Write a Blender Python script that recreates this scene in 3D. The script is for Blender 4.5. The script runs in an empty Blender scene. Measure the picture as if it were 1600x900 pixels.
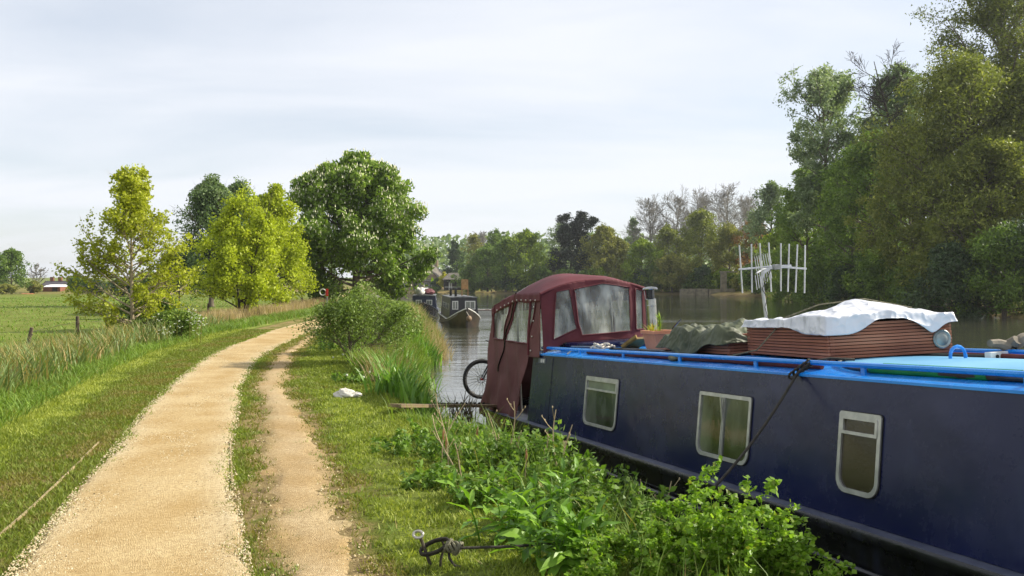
import bpy, bmesh, math, random
import numpy as np
from mathutils import Matrix, Vector
R_ = math.radians
SC = bpy.context.scene
COL = SC.collection
# ------------------------------------------------------------------ camera
F, HY, CZ = 1386.0, 442.0, 2.6          # focal length and horizon row of the 1600x900 photograph, eye height above the water
cam = bpy.data.cameras.new('camera'); cam.sensor_width = 36; cam.lens = F/1600*36
cam.shift_y = -(450-HY)/1600; cam.clip_end = 5000; cam.clip_start = .05
co = bpy.data.objects.new('camera', cam); COL.objects.link(co)
co.location = (0, 0, CZ); co.rotation_euler = (R_(90), 0, 0); SC.camera = co
# ------------------------------------------------------------------ sky and sun
SUN_EL, SUN_AZ = 33.0, 74.0            # azimuth clockwise from +Y
W = bpy.data.worlds.new('World'); SC.world = W; W.use_nodes = True
nt = W.node_tree; N = nt.nodes; L = nt.links; N.clear()
out = N.new('ShaderNodeOutputWorld'); bg = N.new('ShaderNodeBackground'); bg.inputs[1].default_value = .094
sky = N.new('ShaderNodeTexSky'); sky.sky_type = 'NISHITA'; sky.sun_disc = False
sky.sun_elevation = R_(SUN_EL); sky.sun_rotation = R_(SUN_AZ); sky.air_density = 1.0; sky.dust_density = 1.0
tc = N.new('ShaderNodeTexCoord'); sep = N.new('ShaderNodeSeparateXYZ'); L.new(tc.outputs['Generated'], sep.inputs[0])
ad = N.new('ShaderNodeMath'); ad.operation = 'ADD'; ad.inputs[1].default_value = .16; L.new(sep.outputs[2], ad.inputs[0])
dv = N.new('ShaderNodeVectorMath'); dv.operation = 'DIVIDE'; L.new(tc.outputs['Generated'], dv.inputs[0])
cb = N.new('ShaderNodeCombineXYZ')
for i in range(3): L.new(ad.outputs[0], cb.inputs[i])
L.new(cb.outputs[0], dv.inputs[1])
mp = N.new('ShaderNodeMapping'); mp.inputs['Scale'].default_value = (.55, 1.25, .0); mp.inputs['Rotation'].default_value = (0, 0, R_(-24)); mp.inputs['Location'].default_value = (3.1, .7, 0)
L.new(dv.outputs[0], mp.inputs[0])
nz = N.new('ShaderNodeTexNoise'); nz.inputs['Scale'].default_value = 1.1; nz.inputs['Detail'].default_value = 7; nz.inputs['Roughness'].default_value = .52; nz.inputs['Distortion'].default_value = .35
L.new(mp.outputs[0], nz.inputs[0])
cr = N.new('ShaderNodeValToRGB'); cr.color_ramp.elements[0].position = .33; cr.color_ramp.elements[0].color = (.56, .56, .56, 1); cr.color_ramp.elements[1].position = .60; cr.color_ramp.elements[1].color = (.93, .93, .93, 1)
L.new(nz.outputs[0], cr.inputs[0])
mx = N.new('ShaderNodeMix'); mx.data_type = 'RGBA'; L.new(cr.outputs[0], mx.inputs['Factor']); L.new(sky.outputs[0], mx.inputs['A'])
mx.inputs['B'].default_value = (6.5, 6.7, 7.15, 1)
L.new(mx.outputs['Result'], bg.inputs[0]); L.new(bg.outputs[0], out.inputs[0])
sl = bpy.data.lights.new('sun', 'SUN'); sl.energy = 5.0; sl.angle = R_(.6); sl.color = (1, .93, .80)
so = bpy.data.objects.new('sun', sl); COL.objects.link(so)
sd = Vector((math.sin(R_(SUN_AZ))*math.cos(R_(SUN_EL)), math.cos(R_(SUN_AZ))*math.cos(R_(SUN_EL)), math.sin(R_(SUN_EL))))
so.rotation_euler = sd.to_track_quat('Z', 'Y').to_euler(); so.location = (30, 0, 40)
vs = SC.view_settings; vs.view_transform = 'Standard'; vs.look = 'None'; vs.exposure = .66; vs.gamma = 1
SC.render.engine = 'CYCLES'; SC.cycles.max_bounces = 6; SC.cycles.transparent_max_bounces = 12; SC.cycles.use_denoising = True

# ------------------------------------------------------------------ helpers
def lin(h):
    h = h.lstrip('#'); c = [int(h[i:i+2], 16)/255 for i in (0, 2, 4)]
    return tuple((x/12.92 if x <= .04045 else ((x+.055)/1.055)**2.4) for x in c) + (1,)
def sm(a, b, x):
    t = np.clip((x-a)/(b-a), 0, 1); return t*t*(3-2*t)
def vnoise(x, y, seed=0):
    x = np.asarray(x, float)+seed*17.3; y = np.asarray(y, float)-seed*9.1
    xi = np.floor(x); yi = np.floor(y); fx = x-xi; fy = y-yi
    fx = fx*fx*(3-2*fx); fy = fy*fy*(3-2*fy)
    def h(a, b): return (np.sin(a*127.1+b*311.7+seed*1.7)*43758.5453) % 1.0
    return (h(xi, yi)*(1-fx)+h(xi+1, yi)*fx)*(1-fy)+(h(xi, yi+1)*(1-fx)+h(xi+1, yi+1)*fx)*fy
def fbm(x, y, seed=0, o=4):
    s = 0; a = .5; k = 1
    for i in range(o): s = s+a*vnoise(x*k, y*k, seed+i); a *= .5; k *= 2.03
    return s/(1-.5**o)
def norm(a): return a/np.maximum(np.linalg.norm(a, axis=-1, keepdims=True), 1e-9)

def mat(name, c1, c2=None, scale=4, rough=.6, bump=0, bscale=30, metal=0, spec=.5, detail=6, pos=(.35, .65), coat=0, stretch=(1, 1, 1), trans=0):
    m = bpy.data.materials.new(name); m.use_nodes = True; t = m.node_tree; b = t.nodes['Principled BSDF']
    c1 = lin(c1) if isinstance(c1, str) else c1; c2 = c1 if c2 is None else (lin(c2) if isinstance(c2, str) else c2)
    tc = t.nodes.new('ShaderNodeTexCoord'); mp = t.nodes.new('ShaderNodeMapping'); mp.inputs['Scale'].default_value = stretch
    t.links.new(tc.outputs['Object'], mp.inputs[0])
    n = t.nodes.new('ShaderNodeTexNoise'); n.inputs['Scale'].default_value = scale; n.inputs['Detail'].default_value = detail; t.links.new(mp.outputs[0], n.inputs[0])
    r = t.nodes.new('ShaderNodeValToRGB'); r.color_ramp.elements[0].position = pos[0]; r.color_ramp.elements[1].position = pos[1]
    r.color_ramp.elements[0].color = c1; r.color_ramp.elements[1].color = c2
    t.links.new(n.outputs[0], r.inputs[0]); t.links.new(r.outputs[0], b.inputs['Base Color'])
    b.inputs['Roughness'].default_value = rough; b.inputs['Metallic'].default_value = metal; b.inputs['Specular IOR Level'].default_value = spec
    b.inputs['Coat Weight'].default_value = coat; b.inputs['Coat Roughness'].default_value = .08
    if bump:
        n2 = t.nodes.new('ShaderNodeTexNoise'); n2.inputs['Scale'].default_value = bscale; n2.inputs['Detail'].default_value = 5; t.links.new(mp.outputs[0], n2.inputs[0])
        bp_ = t.nodes.new('ShaderNodeBump'); bp_.inputs['Strength'].default_value = 1; bp_.inputs['Distance'].default_value = bump
        t.links.new(n2.outputs[0], bp_.inputs['Height']); t.links.new(bp_.outputs[0], b.inputs['Normal'])
    return m
def leafmat(name, cols, trans=.35, rough=.55, tint=1.25, spec=.3):
    """cols: colours along the per-leaf value v (0..1)"""
    m = bpy.data.materials.new(name); m.use_nodes = True; t = m.node_tree; b = t.nodes['Principled BSDF']; o = t.nodes['Material Output']
    a = t.nodes.new('ShaderNodeAttribute'); a.attribute_name = 'v'
    r = t.nodes.new('ShaderNodeValToRGB'); e = r.color_ramp.elements
    while len(e) < len(cols): e.new(.5)
    for i, c in enumerate(cols): e[i].position = i/(len(cols)-1); e[i].color = lin(c) if isinstance(c, str) else c
    t.links.new(a.outputs['Fac'], r.inputs[0]); t.links.new(r.outputs[0], b.inputs['Base Color'])
    b.inputs['Roughness'].default_value = rough; b.inputs['Specular IOR Level'].default_value = spec
    if trans:
        tr = t.nodes.new('ShaderNodeBsdfTranslucent'); g = t.nodes.new('ShaderNodeMix'); g.data_type = 'RGBA'; g.blend_type = 'MULTIPLY'; g.inputs['Factor'].default_value = 1
        t.links.new(r.outputs[0], g.inputs['A']); g.inputs['B'].default_value = (tint, tint*1.05, tint*.5, 1)
        t.links.new(g.outputs['Result'], tr.inputs[0])
        mxs = t.nodes.new('ShaderNodeMixShader'); mxs.inputs[0].default_value = trans
        t.links.new(b.outputs[0], mxs.inputs[1]); t.links.new(tr.outputs[0], mxs.inputs[2]); t.links.new(mxs.outputs[0], o.inputs[0])
    return m

def raw(name, V, polys, mats=None, smooth=False, v=None):
    """polys: list of int arrays (n,k), one per polygon size; v: per-vertex float attribute"""
    me = bpy.data.meshes.new(name); V = np.asarray(V, np.float32).reshape(-1, 3)
    me.vertices.add(len(V)); me.vertices.foreach_set('co', V.ravel())
    P = [np.asarray(p, np.int32) for p in polys if len(p)]
    lv = np.concatenate([p.ravel() for p in P]); tot = np.concatenate([np.full(len(p), p.shape[1], np.int32) for p in P])
    st = np.concatenate([[0], np.cumsum(tot)[:-1]]).astype(np.int32)
    me.loops.add(len(lv)); me.loops.foreach_set('vertex_index', lv)
    me.polygons.add(len(tot)); me.polygons.foreach_set('loop_start', st); me.polygons.foreach_set('loop_total', tot)
    if smooth: me.polygons.foreach_set('use_smooth', np.ones(len(tot), bool))
    me.update(calc_edges=True)
    if v is not None:
        a = me.attributes.new('v', 'FLOAT', 'POINT'); a.data.foreach_set('value', np.asarray(v, np.float32))
    if mats: me.materials.append(mats)
    return me
def obj(name, me, parent=None, label=None, cat=None, group=None, kind=None, mw=None):
    o = bpy.data.objects.new(name, me); COL.objects.link(o)
    if parent is not None: o.parent = parent
    if mw is not None: o.matrix_basis = mw
    for k, x in (('label', label), ('category', cat), ('group', group), ('kind', kind)):
        if x: o[k] = x
    return o
def thing(name, label, cat, loc=(0, 0, 0), rz=0, group=None, mw=None):
    o = obj(name, None, None, label, cat, group)
    o.matrix_basis = mw if mw is not None else Matrix.Translation(loc) @ Matrix.Rotation(rz, 4, 'Z')
    return o
class MB:
    """collects simple solids into one mesh"""
    def __init__(s): s.v = []; s.f = []
    def add(s, V, Fc):
        b = len(s.v); s.v += [tuple(map(float, p)) for p in V]; s.f += [tuple(i+b for i in q) for q in Fc]; return s
    def box(s, c, d, rot=None, taper=1.0):
        V = []
        for z in (-1, 1):
            k = taper if z > 0 else 1
            for x, y in ((-1, -1), (1, -1), (1, 1), (-1, 1)): V.append(Vector((x*d[0]/2*k, y*d[1]/2*k, z*d[2]/2)))
        if rot is not None: V = [rot @ p for p in V]
        V = [p+Vector(c) for p in V]
        return s.add(V, [(3, 2, 1, 0), (4, 5, 6, 7), (0, 1, 5, 4), (1, 2, 6, 5), (2, 3, 7, 6), (3, 0, 4, 7)])
    def tube(s, pts, r, n=8, closed=False, caps=True):
        P = np.array([tuple(p) for p in pts], float); K = len(P); r = np.broadcast_to(np.asarray(r, float), (K,))
        T = np.gradient(P, axis=0) if not closed else np.roll(P, -1, 0)-np.roll(P, 1, 0)
        T = norm(T); up = np.array([.12, .07, 1.0]); 
        if abs(T @ norm(up)).mean() > .9: up = np.array([1, .13, .05])
        A = norm(np.cross(T, up)); B = np.cross(T, A); th = np.arange(n)*2*np.pi/n
        V = P[:, None]+r[:, None, None]*(np.cos(th)[None, :, None]*A[:, None]+np.sin(th)[None, :, None]*B[:, None])
        Fc = []
        for i in range(K if closed else K-1):
            j = (i+1) % K
            for k in range(n): Fc.append((i*n+k, i*n+(k+1) % n, j*n+(k+1) % n, j*n+k))
        if caps and not closed: Fc += [tuple(range(n))[::-1], tuple(range((K-1)*n, K*n))]
        return s.add(V.reshape(-1, 3), Fc)
    def lathe(s, prof, n=20, c=(0, 0, 0)):
        V = [(c[0]+r*math.cos(2*math.pi*k/n), c[1]+r*math.sin(2*math.pi*k/n), c[2]+z) for r, z in prof for k in range(n)]
        Fc = [(i*n+k, i*n+(k+1) % n, (i+1)*n+(k+1) % n, (i+1)*n+k) for i in range(len(prof)-1) for k in range(n)]
        Fc += [tuple(range(n))[::-1], tuple(range((len(prof)-1)*n, len(prof)*n))]
        return s.add(V, Fc)
    def ball(s, c, r, n=10, m=6):
        r = (r, r, r) if not hasattr(r, '__len__') else r
        V = []; Fc = []
        for i in range(m+1):
            a = math.pi*i/m
            for k in range(n): b = 2*math.pi*k/n; V.append((c[0]+r[0]*max(math.sin(a), .02)*math.cos(b), c[1]+r[1]*max(math.sin(a), .02)*math.sin(b), c[2]+r[2]*math.cos(a)))
        for i in range(m):
            for k in range(n): Fc.append((i*n+k, (i+1)*n+k, (i+1)*n+(k+1) % n, i*n+(k+1) % n))
        return s.add(V, Fc)
    def mesh(s, name, m, smooth=False, bevel=0):
        me = bpy.data.meshes.new(name); me.from_pydata(s.v, [], s.f)
        if bevel:
            bm = bmesh.new(); bm.from_mesh(me); bmesh.ops.bevel(bm, geom=[e for e in bm.edges if len(e.link_faces) == 2 and e.calc_face_angle(0) > .6], offset=bevel, segments=2, profile=.6, affect='EDGES'); bm.to_mesh(me); bm.free()
        if smooth:
            for p in me.polygons: p.use_smooth = True
            if hasattr(me, 'set_sharp_from_angle'): me.set_sharp_from_angle(angle=R_(40))
        if m: me.materials.append(m)
        return me
    def build(s, name, m, parent=None, smooth=False, bevel=0, **k): return obj(name, s.mesh(name, m, smooth, bevel), parent, **k)
def grid(name, fn, nu, nv, m, parent=None, smooth=True, solid=0, keep=None, **k):
    """surface fn(a,b) with a,b in 0..1 arrays -> (n,3)"""
    a, b = np.meshgrid(np.linspace(0, 1, nu), np.linspace(0, 1, nv), indexing='ij'); a = a.ravel(); b = b.ravel()
    V = np.asarray(fn(a, b)); i, j = np.meshgrid(np.arange(nu-1), np.arange(nv-1), indexing='ij'); i = i.ravel(); j = j.ravel()
    Q = np.stack([i*nv+j, (i+1)*nv+j, (i+1)*nv+j+1, i*nv+j+1], 1)
    if keep is not None:
        Q = Q[keep((i+.5)/(nu-1), (j+.5)/(nv-1))]
        used = np.unique(Q); mp_ = np.zeros(len(V), int); mp_[used] = np.arange(len(used)); V = V[used]; Q = mp_[Q]
    o = obj(name, raw(name, V, [Q], m, smooth), parent, **k)
    if solid:
        md = o.modifiers.new('thickness', 'SOLIDIFY'); md.thickness = solid; md.offset = 0
    return o
def inpoly(x, y, poly):
    x = np.asarray(x); c = np.zeros(x.shape, bool); n = len(poly)
    for i in range(n):
        x1, y1 = poly[i]; x2, y2 = poly[(i+1) % n]
        c ^= ((y1 > y) != (y2 > y)) & (x < (x2-x1)*(y-y1)/((y2-y1) if y2 != y1 else 1e-9)+x1)
    return c
def gp(px, py, z): t = (CZ-z)*F/(py-HY); return np.array([(px-800)/F*t, t, z])   # a pixel seen on the level z
def at(px, Y): return (px-800)/F*Y                                                  # X of a pixel column at distance Y
def hz(py, Y): return CZ+(HY-py)/F*Y                                                # height of a pixel row at distance Y

# ------------------------------------------------------------------ terrain
BANK = np.array([(5.2, -40), (4.9, -8), (3.9, -1), (2.95, 2), (2.1, 5), (1.15, 8), (.3, 10.6), (-.35, 11.2), (-.8, 11.9), (-.85, 13.2), (-1.25, 15), (-1.85, 18), (-2.3, 22.9), (-2.7, 32), (-3.6, 40), (-4.9, 52), (-6.4, 62), (-9, 80), (-15, 110), (-28, 150), (-60, 195), (-160, 230),
                 (-160, 300), (-60, 262), (-24, 240), (0, 212), (12, 196), (30, 200), (44, 192), (46, 160), (42, 129), (38, 75), (36.5, 60), (36, 30), (36, -40)], float)
def river_d(x, y):
    d = np.full(np.shape(x), 1e9)
    for a, b in zip(BANK, np.roll(BANK, -1, 0)):
        ab = b-a; t = np.clip(((x-a[0])*ab[0]+(y-a[1])*ab[1])/(ab@ab), 0, 1)
        d = np.minimum(d, np.hypot(x-a[0]-t*ab[0], y-a[1]-t*ab[1]))
    return np.where(inpoly(x, y, BANK), -d, d)
PY_ = np.array([-20, 0, 3, 5, 7, 8.9, 11.6, 14.5, 19.4, 23, 27.5, 31, 36, 42, 50, 57, 66, 80, 110, 160], float)
PL_ = np.array([-2.1, -2.2, -2.45, -2.85, -3.45, -4.0, -4.8, -5.6, -6.75, -7.45, -8.0, -8.5, -8.9, -9.2, -9.6, -10.1, -10.6, -13, -20, -38], float)
PR_ = np.array([-.8, -.85, -1.15, -1.5, -2.2, -2.84, -3.6, -4.45, -5.6, -6.15, -6.6, -7.0, -7.4, -7.8, -8.3, -8.8, -9.3, -11.6, -18.4, -36], float)
TY_ = np.array([-20, 0, 3, 5, 7, 8.86, 11.6, 14.5, 21, 25, 28, 31], float)
TL_ = np.array([-.75, -.8, -.95, -1.25, -1.95, -2.46, -3.2, -4.15, -5.55, -6.05, -6.5, -6.95], float)
TR_ = np.array([-.2, -.25, -.45, -.85, -1.45, -1.92, -2.75, -3.8, -5.2, -5.75, -6.25, -6.7], float)
def pathL(y): return np.interp(y, PY_, PL_)
def pathR(y): return np.interp(y, PY_, PR_)
def trodL(y): return np.interp(y, TY_, TL_)
def trodR(y): return np.interp(y, TY_, TR_)
def ground(x, y, d=None):
    x = np.asarray(x, float); y = np.asarray(y, float)
    if d is None: d = river_d(x, y)
    dl = pathL(y)-x
    land = .9-.45*sm(2.0, 6.0, dl)
    land = np.where((x > 25) | (y > 175), .45+1.3*sm(0, 30, d), land)
    land = land+(fbm(x*.8, y*.8, 3)-.5)*.07*sm(.2, 1.2, np.minimum(np.abs(x-pathL(y)), np.abs(x-pathR(y))))
    land = land+(fbm(x*.05, y*.05, 5)-.5)*.5*sm(25, 80, y)+sm(300, 900, y)*6
    up = -.1+(land+.1)*sm(-.15, .85, d)
    return np.where(d > -.15, up, -.1-np.minimum((-d-.15)*.8, 1.3))
def g1(x, y): return float(ground(np.array([x]), np.array([y]))[0])
def lines(a, b, step, lo, hi, grow):
    c = list(np.arange(a, b, step)); s = step; x = c[-1]
    while x < hi: s *= grow; x += s; c.append(x)
    s = step; x = a; pre = []
    while x > lo: s *= grow; x -= s; pre.append(x)
    return np.array(pre[::-1]+c)
gx = lines(-13, 3.2, .135, -1500, 1500, 1.09); gy = lines(3.2, 30, .175, -60, 2200, 1.07)
X, Y = np.meshgrid(gx, gy, indexing='ij'); x = X.ravel(); y = Y.ravel(); d = river_d(x, y); z = ground(x, y, d)
nx, ny = len(gx), len(gy)
i, j = np.meshgrid(np.arange(nx-1), np.arange(ny-1), indexing='ij'); i = i.ravel(); j = j.ravel()
Q = np.stack([i*ny+j, (i+1)*ny+j, (i+1)*ny+j+1, i*ny+j+1], 1)
def zone_v(x, y, d):
    """soil-and-turf colour index: 0 mud, .25 brown clippings, .5 dark turf, .75 turf, 1 straw-green"""
    dl = pathL(y)-x; n = fbm(x*1.7, y*1.7, 11); n2 = fbm(x*6, y*6, 12); n3 = fbm(x*.35, y*.35, 13)
    v = .62+.32*(n-.5)+.25*(n2-.5)
    mown = sm(0, .12, dl)*(1-sm(.75, 1.15, dl+.5*(n-.5)))
    v = v-mown*(.10+.42*sm(.42, .66, n))*(.6+.8*n2)
    v = v+.22*(.4+n)*sm(.75, 1.25, dl+.7*(n-.5))*(1-sm(1.45, 1.9, dl))
    r = x-pathR(y)
    v = v+.16*sm(0, .3, r)*sm(.38, .62, n3)-.30*sm(.54, .74, n)*sm(0, .2, r)*sm(3.2, 1.5, r)
    v = v+.12*sm(3.5, 8, dl)*0+(n3-.5)*.3*sm(4, 8, dl)
    te = np.maximum(trodL(y)-x, x-trodR(y)); bare = sm(.42, .03, te+.5*(n-.5)+.5*(n2-.5))*(y < 31); v = v*(1-bare)+.2*bare
    v = np.where(((x > 25) | (y > 170)) & (d < 60), .42, v)
    v = np.where(d < .55, v*sm(-.05, .6, d), v)
    return np.clip(v, 0, 1)
gm = leafmat('turf_ground', ['#3b2f1c', '#96835a', '#63682c', '#727f36', '#949d4e'], trans=0, rough=.95, spec=.1)
t = gm.node_tree; n = t.nodes.new('ShaderNodeTexNoise'); n.inputs['Scale'].default_value = 55; n.inputs['Detail'].default_value = 6; n.inputs['Roughness'].default_value = .7
tcn = t.nodes.new('ShaderNodeTexCoord'); t.links.new(tcn.outputs['Object'], n.inputs[0])
bpn = t.nodes.new('ShaderNodeBump'); bpn.inputs['Distance'].default_value = .035; t.links.new(n.outputs[0], bpn.inputs['Height']); t.links.new(bpn.outputs[0], t.nodes['Principled BSDF'].inputs['Normal'])
aa = [q for q in t.nodes if q.type == 'ATTRIBUTE'][0]; rr = [q for q in t.nodes if q.type == 'VALTORGB'][0]
n5 = t.nodes.new('ShaderNodeTexNoise'); n5.inputs['Scale'].default_value = 9; n5.inputs['Detail'].default_value = 9; n5.inputs['Roughness'].default_value = .75; t.links.new(tcn.outputs['Object'], n5.inputs[0])
m1 = t.nodes.new('ShaderNodeMath'); m1.operation = 'MULTIPLY_ADD'; m1.inputs[1].default_value = .9; m1.inputs[2].default_value = -.45; t.links.new(n5.outputs[0], m1.inputs[0])
m2 = t.nodes.new('ShaderNodeMath'); m2.operation = 'ADD'; t.links.new(aa.outputs['Fac'], m2.inputs[0]); t.links.new(m1.outputs[0], m2.inputs[1]); t.links.new(m2.outputs[0], rr.inputs[0])
obj('ground', raw('ground', np.stack([x, y, z], 1), [Q], gm, True, v=zone_v(x, y, d)), kind='structure')

# river
wm = bpy.data.materials.new('river_water'); wm.use_nodes = True; t = wm.node_tree; b = t.nodes['Principled BSDF']
b.inputs['Base Color'].default_value = lin('#45463a'); b.inputs['Roughness'].default_value = .03; b.inputs['IOR'].default_value = 1.33; b.inputs['Specular IOR Level'].default_value = .5
tcn = t.nodes.new('ShaderNodeTexCoord')
def wn(scale, st, rot, det):
    mpn = t.nodes.new('ShaderNodeMapping'); mpn.inputs['Scale'].default_value = st; mpn.inputs['Rotation'].default_value = (0, 0, rot); t.links.new(tcn.outputs['Object'], mpn.inputs[0])
    q = t.nodes.new('ShaderNodeTexNoise'); q.inputs['Scale'].default_value = scale; q.inputs['Detail'].default_value = det; t.links.new(mpn.outputs[0], q.inputs[0]); return q.outputs[0]
fine = wn(3.2, (.55, 1.5, 1), .25, 4); broad = wn(.5, (.6, 1.3, 1), -.1, 3); patch = wn(.07, (.5, 2.2, 1), .1, 2)
pr = t.nodes.new('ShaderNodeValToRGB'); pr.color_ramp.elements[0].position = .4; pr.color_ramp.elements[0].color = (.25, .25, .25, 1); pr.color_ramp.elements[1].position = .62; t.links.new(patch, pr.inputs[0])
mm = t.nodes.new('ShaderNodeMath'); mm.operation = 'MULTIPLY'; t.links.new(fine, mm.inputs[0]); t.links.new(pr.outputs[0], mm.inputs[1])
b1 = t.nodes.new('ShaderNodeBump'); b1.inputs['Distance'].default_value = .018; t.links.new(mm.outputs[0], b1.inputs['Height'])
b2 = t.nodes.new('ShaderNodeBump'); b2.inputs['Distance'].default_value = .034; t.links.new(broad, b2.inputs['Height']); t.links.new(b1.outputs[0], b2.inputs['Normal']); t.links.new(b2.outputs[0], b.inputs['Normal'])
wv = [(-200, -60, 0), (120, -60, 0), (120, 340, 0), (-200, 340, 0)]
obj('river', raw('river', wv, [np.array([[0, 1, 2, 3]])], wm), kind='structure')

# towpath and the trodden line beside it
def strip(name, fl, fr, y0, y1, m, seed, ragged, crown=.03):
    na = 40; ys = []; yy = y0
    while yy < y1: ys.append(yy); yy += max(.06, yy*.011)
    ys = np.array(ys); A, Bq = np.meshgrid(ys, np.linspace(0, 1, na), indexing='ij')
    l = fl(A)-ragged-.25*0; r = fr(A)+ragged; xx = l+(r-l)*Bq
    edge = np.minimum(Bq, 1-Bq)*(r-l)
    rag = ((fbm(xx*4.6, A*4.6, seed, 5)-.5)*2.2+(fbm(xx*1.1, A*.9, seed+7, 3)-.5)*1.6)*ragged
    zz = ground(xx.ravel(), A.ravel()).reshape(xx.shape)+crown*(sm(0, 2*ragged, edge+rag)*1.5-.75)+(fbm(xx*3, A*1.2, seed+5)-.5)*.007
    ii, jj = np.meshgrid(np.arange(len(ys)-1), np.arange(na-1), indexing='ij'); ii = ii.ravel(); jj = jj.ravel()
    Qs = np.stack([ii*na+jj, (ii+1)*na+jj, (ii+1)*na+jj+1, ii*na+jj+1], 1)[:, ::-1]
    ev = np.clip(sm(0, .45, edge)+.7*(fbm(xx*4.5, A*.35, seed+3)-.5)+.5*(fbm(xx*1.6, A*.9, seed+9)-.5), 0, 1)
    return obj(name, raw(name, np.stack([xx, A, zz], -1).reshape(-1, 3), [Qs], m, True, v=ev.ravel()), kind='structure')
def pathmat(name, cols, dark):
    m = leafmat(name, cols, trans=0, rough=.95, spec=.15); t = m.node_tree; bs = t.nodes['Principled BSDF']
    r = [q for q in t.nodes if q.type == 'VALTORGB'][0]; tcn = t.nodes.new('ShaderNodeTexCoord')
    v = t.nodes.new('ShaderNodeTexVoronoi'); v.inputs['Scale'].default_value = 120; t.links.new(tcn.outputs['Object'], v.inputs[0])
    n = t.nodes.new('ShaderNodeTexNoise'); n.inputs['Scale'].default_value = 28; n.inputs['Detail'].default_value = 10; n.inputs['Roughness'].default_value = .8; t.links.new(tcn.outputs['Object'], n.inputs[0])
    n2 = t.nodes.new('ShaderNodeTexNoise'); n2.inputs['Scale'].default_value = 1.3; n2.inputs['Detail'].default_value = 5; t.links.new(tcn.outputs['Object'], n2.inputs[0])
    hs = t.nodes.new('ShaderNodeValToRGB'); hs.color_ramp.elements[0].position = .32; hs.color_ramp.elements[1].position = .6; hs.color_ramp.elements[0].color = lin(dark); hs.color_ramp.elements[1].color = (1, 1, 1, 1); t.links.new(n.outputs[0], hs.inputs[0])
    g = t.nodes.new('ShaderNodeMix'); g.data_type = 'RGBA'; g.blend_type = 'MULTIPLY'; g.inputs['Factor'].default_value = .75; t.links.new(r.outputs[0], g.inputs['A']); t.links.new(hs.outputs[0], g.inputs['B'])
    h2 = t.nodes.new('ShaderNodeValToRGB'); h2.color_ramp.elements[0].position = .35; h2.color_ramp.elements[1].position = .7; h2.color_ramp.elements[0].color = lin('#e6dcc8'); h2.color_ramp.elements[1].color = (1, 1, 1, 1); t.links.new(n2.outputs[0], h2.inputs[0])
    g2 = t.nodes.new('ShaderNodeMix'); g2.data_type = 'RGBA'; g2.blend_type = 'MULTIPLY'; g2.inputs['Factor'].default_value = 1; t.links.new(g.outputs['Result'], g2.inputs['A']); t.links.new(h2.outputs[0], g2.inputs['B'])
    t.links.new(g2.outputs['Result'], bs.inputs['Base Color'])
    ad = t.nodes.new('ShaderNodeMath'); ad.operation = 'ADD'; t.links.new(v.outputs['Distance'], ad.inputs[0]); t.links.new(n.outputs[0], ad.inputs[1])
    bp_ = t.nodes.new('ShaderNodeBump'); bp_.inputs['Distance'].default_value = .006; t.links.new(ad.outputs[0], bp_.inputs['Height']); t.links.new(bp_.outputs[0], bs.inputs['Normal'])
    return m
PATHM = pathmat('gravel_path', ['#cfc1a0', '#ccba94', '#c8b388'], '#b09c7c')
TRODM = pathmat('bare_earth', ['#a3946a', '#bda983', '#c2ae8a'], '#a8977a')
strip('gravel_path', pathL, pathR, 1.5, 150, PATHM, 21, .06)
strip('trodden_path', trodL, trodR, 1.5, 31, TRODM, 25, .16)
random.seed(3); rng = np.random.default_rng(5)
# ------------------------------------------------------------------ foliage generators
def tubes(P, Rd, S=5):
    """P (N,K,3) polylines with radii (N,K) -> verts, quads"""
    Nn, K, _ = P.shape; T = norm(np.gradient(P, axis=1)); up = np.where(np.abs(T[..., 2:]) > .92, np.array([1., .1, 0]), np.array([.05, .03, 1.]))
    A = norm(np.cross(T, up)); B = np.cross(T, A); th = np.arange(S)*2*np.pi/S
    V = P[:, :, None]+Rd[:, :, None, None]*(np.cos(th)[:, None]*A[:, :, None]+np.sin(th)[:, None]*B[:, :, None])
    n_, k_, s_ = np.meshgrid(np.arange(Nn), np.arange(K-1), np.arange(S), indexing='ij'); n_ = n_.ravel(); k_ = k_.ravel(); s_ = s_.ravel()
    s2 = (s_+1) % S; base = (n_*K+k_)*S; b2 = base+S
    return V.reshape(-1, 3), np.stack([base+s_, base+s2, b2+s2, b2+s_], 1)
def join(parts):
    V = []; Q = []; o = 0
    for v, q in parts: V.append(v); Q.append(q+o); o += len(v)
    return np.concatenate(V), np.concatenate(Q)
def leafcards(rg, P, size, aspect, upb=.4, out=None, outb=0, fold=0, drp=0):
    """diamond leaf cards at P (n,3)"""
    n = len(P); nr = norm(rg.normal(size=(n, 3))+np.array([0, 0, upb])+(outb*out if out is not None else 0))
    a = norm(np.cross(nr, rg.normal(size=(n, 3)))+np.array([0, 0, -drp])); a = norm(a-(a*nr).sum(1, keepdims=True)*nr); b = np.cross(nr, a)
    s = size*rg.uniform(.6, 1.35, n)[:, None]; l = a*s; w = b*s*aspect
    V = np.stack([P-l*.5, P-l*.05+w*.5, P+l*.5, P-l*.05-w*.5], 1).reshape(-1, 3)
    return V, np.arange(4*n).reshape(n, 4)
def polyline(rg, S, D, Ln, K, bend, up):
    """branches from S along D of length Ln"""
    n = len(S); t = np.linspace(0, 1, K)[None, :, None]
    B1 = rg.normal(size=(n, 1, 3))*bend; ph = rg.uniform(0, 6.28, (n, 1, 3)); fr = rg.uniform(2, 5, (n, 1, 3))
    return S[:, None]+D[:, None]*t*Ln[:, None, None]+Ln[:, None, None]*(B1*t*t*.6+np.array([0, 0, up])*t*t+bend*.35*np.sin(ph+fr*t)*t)
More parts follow.
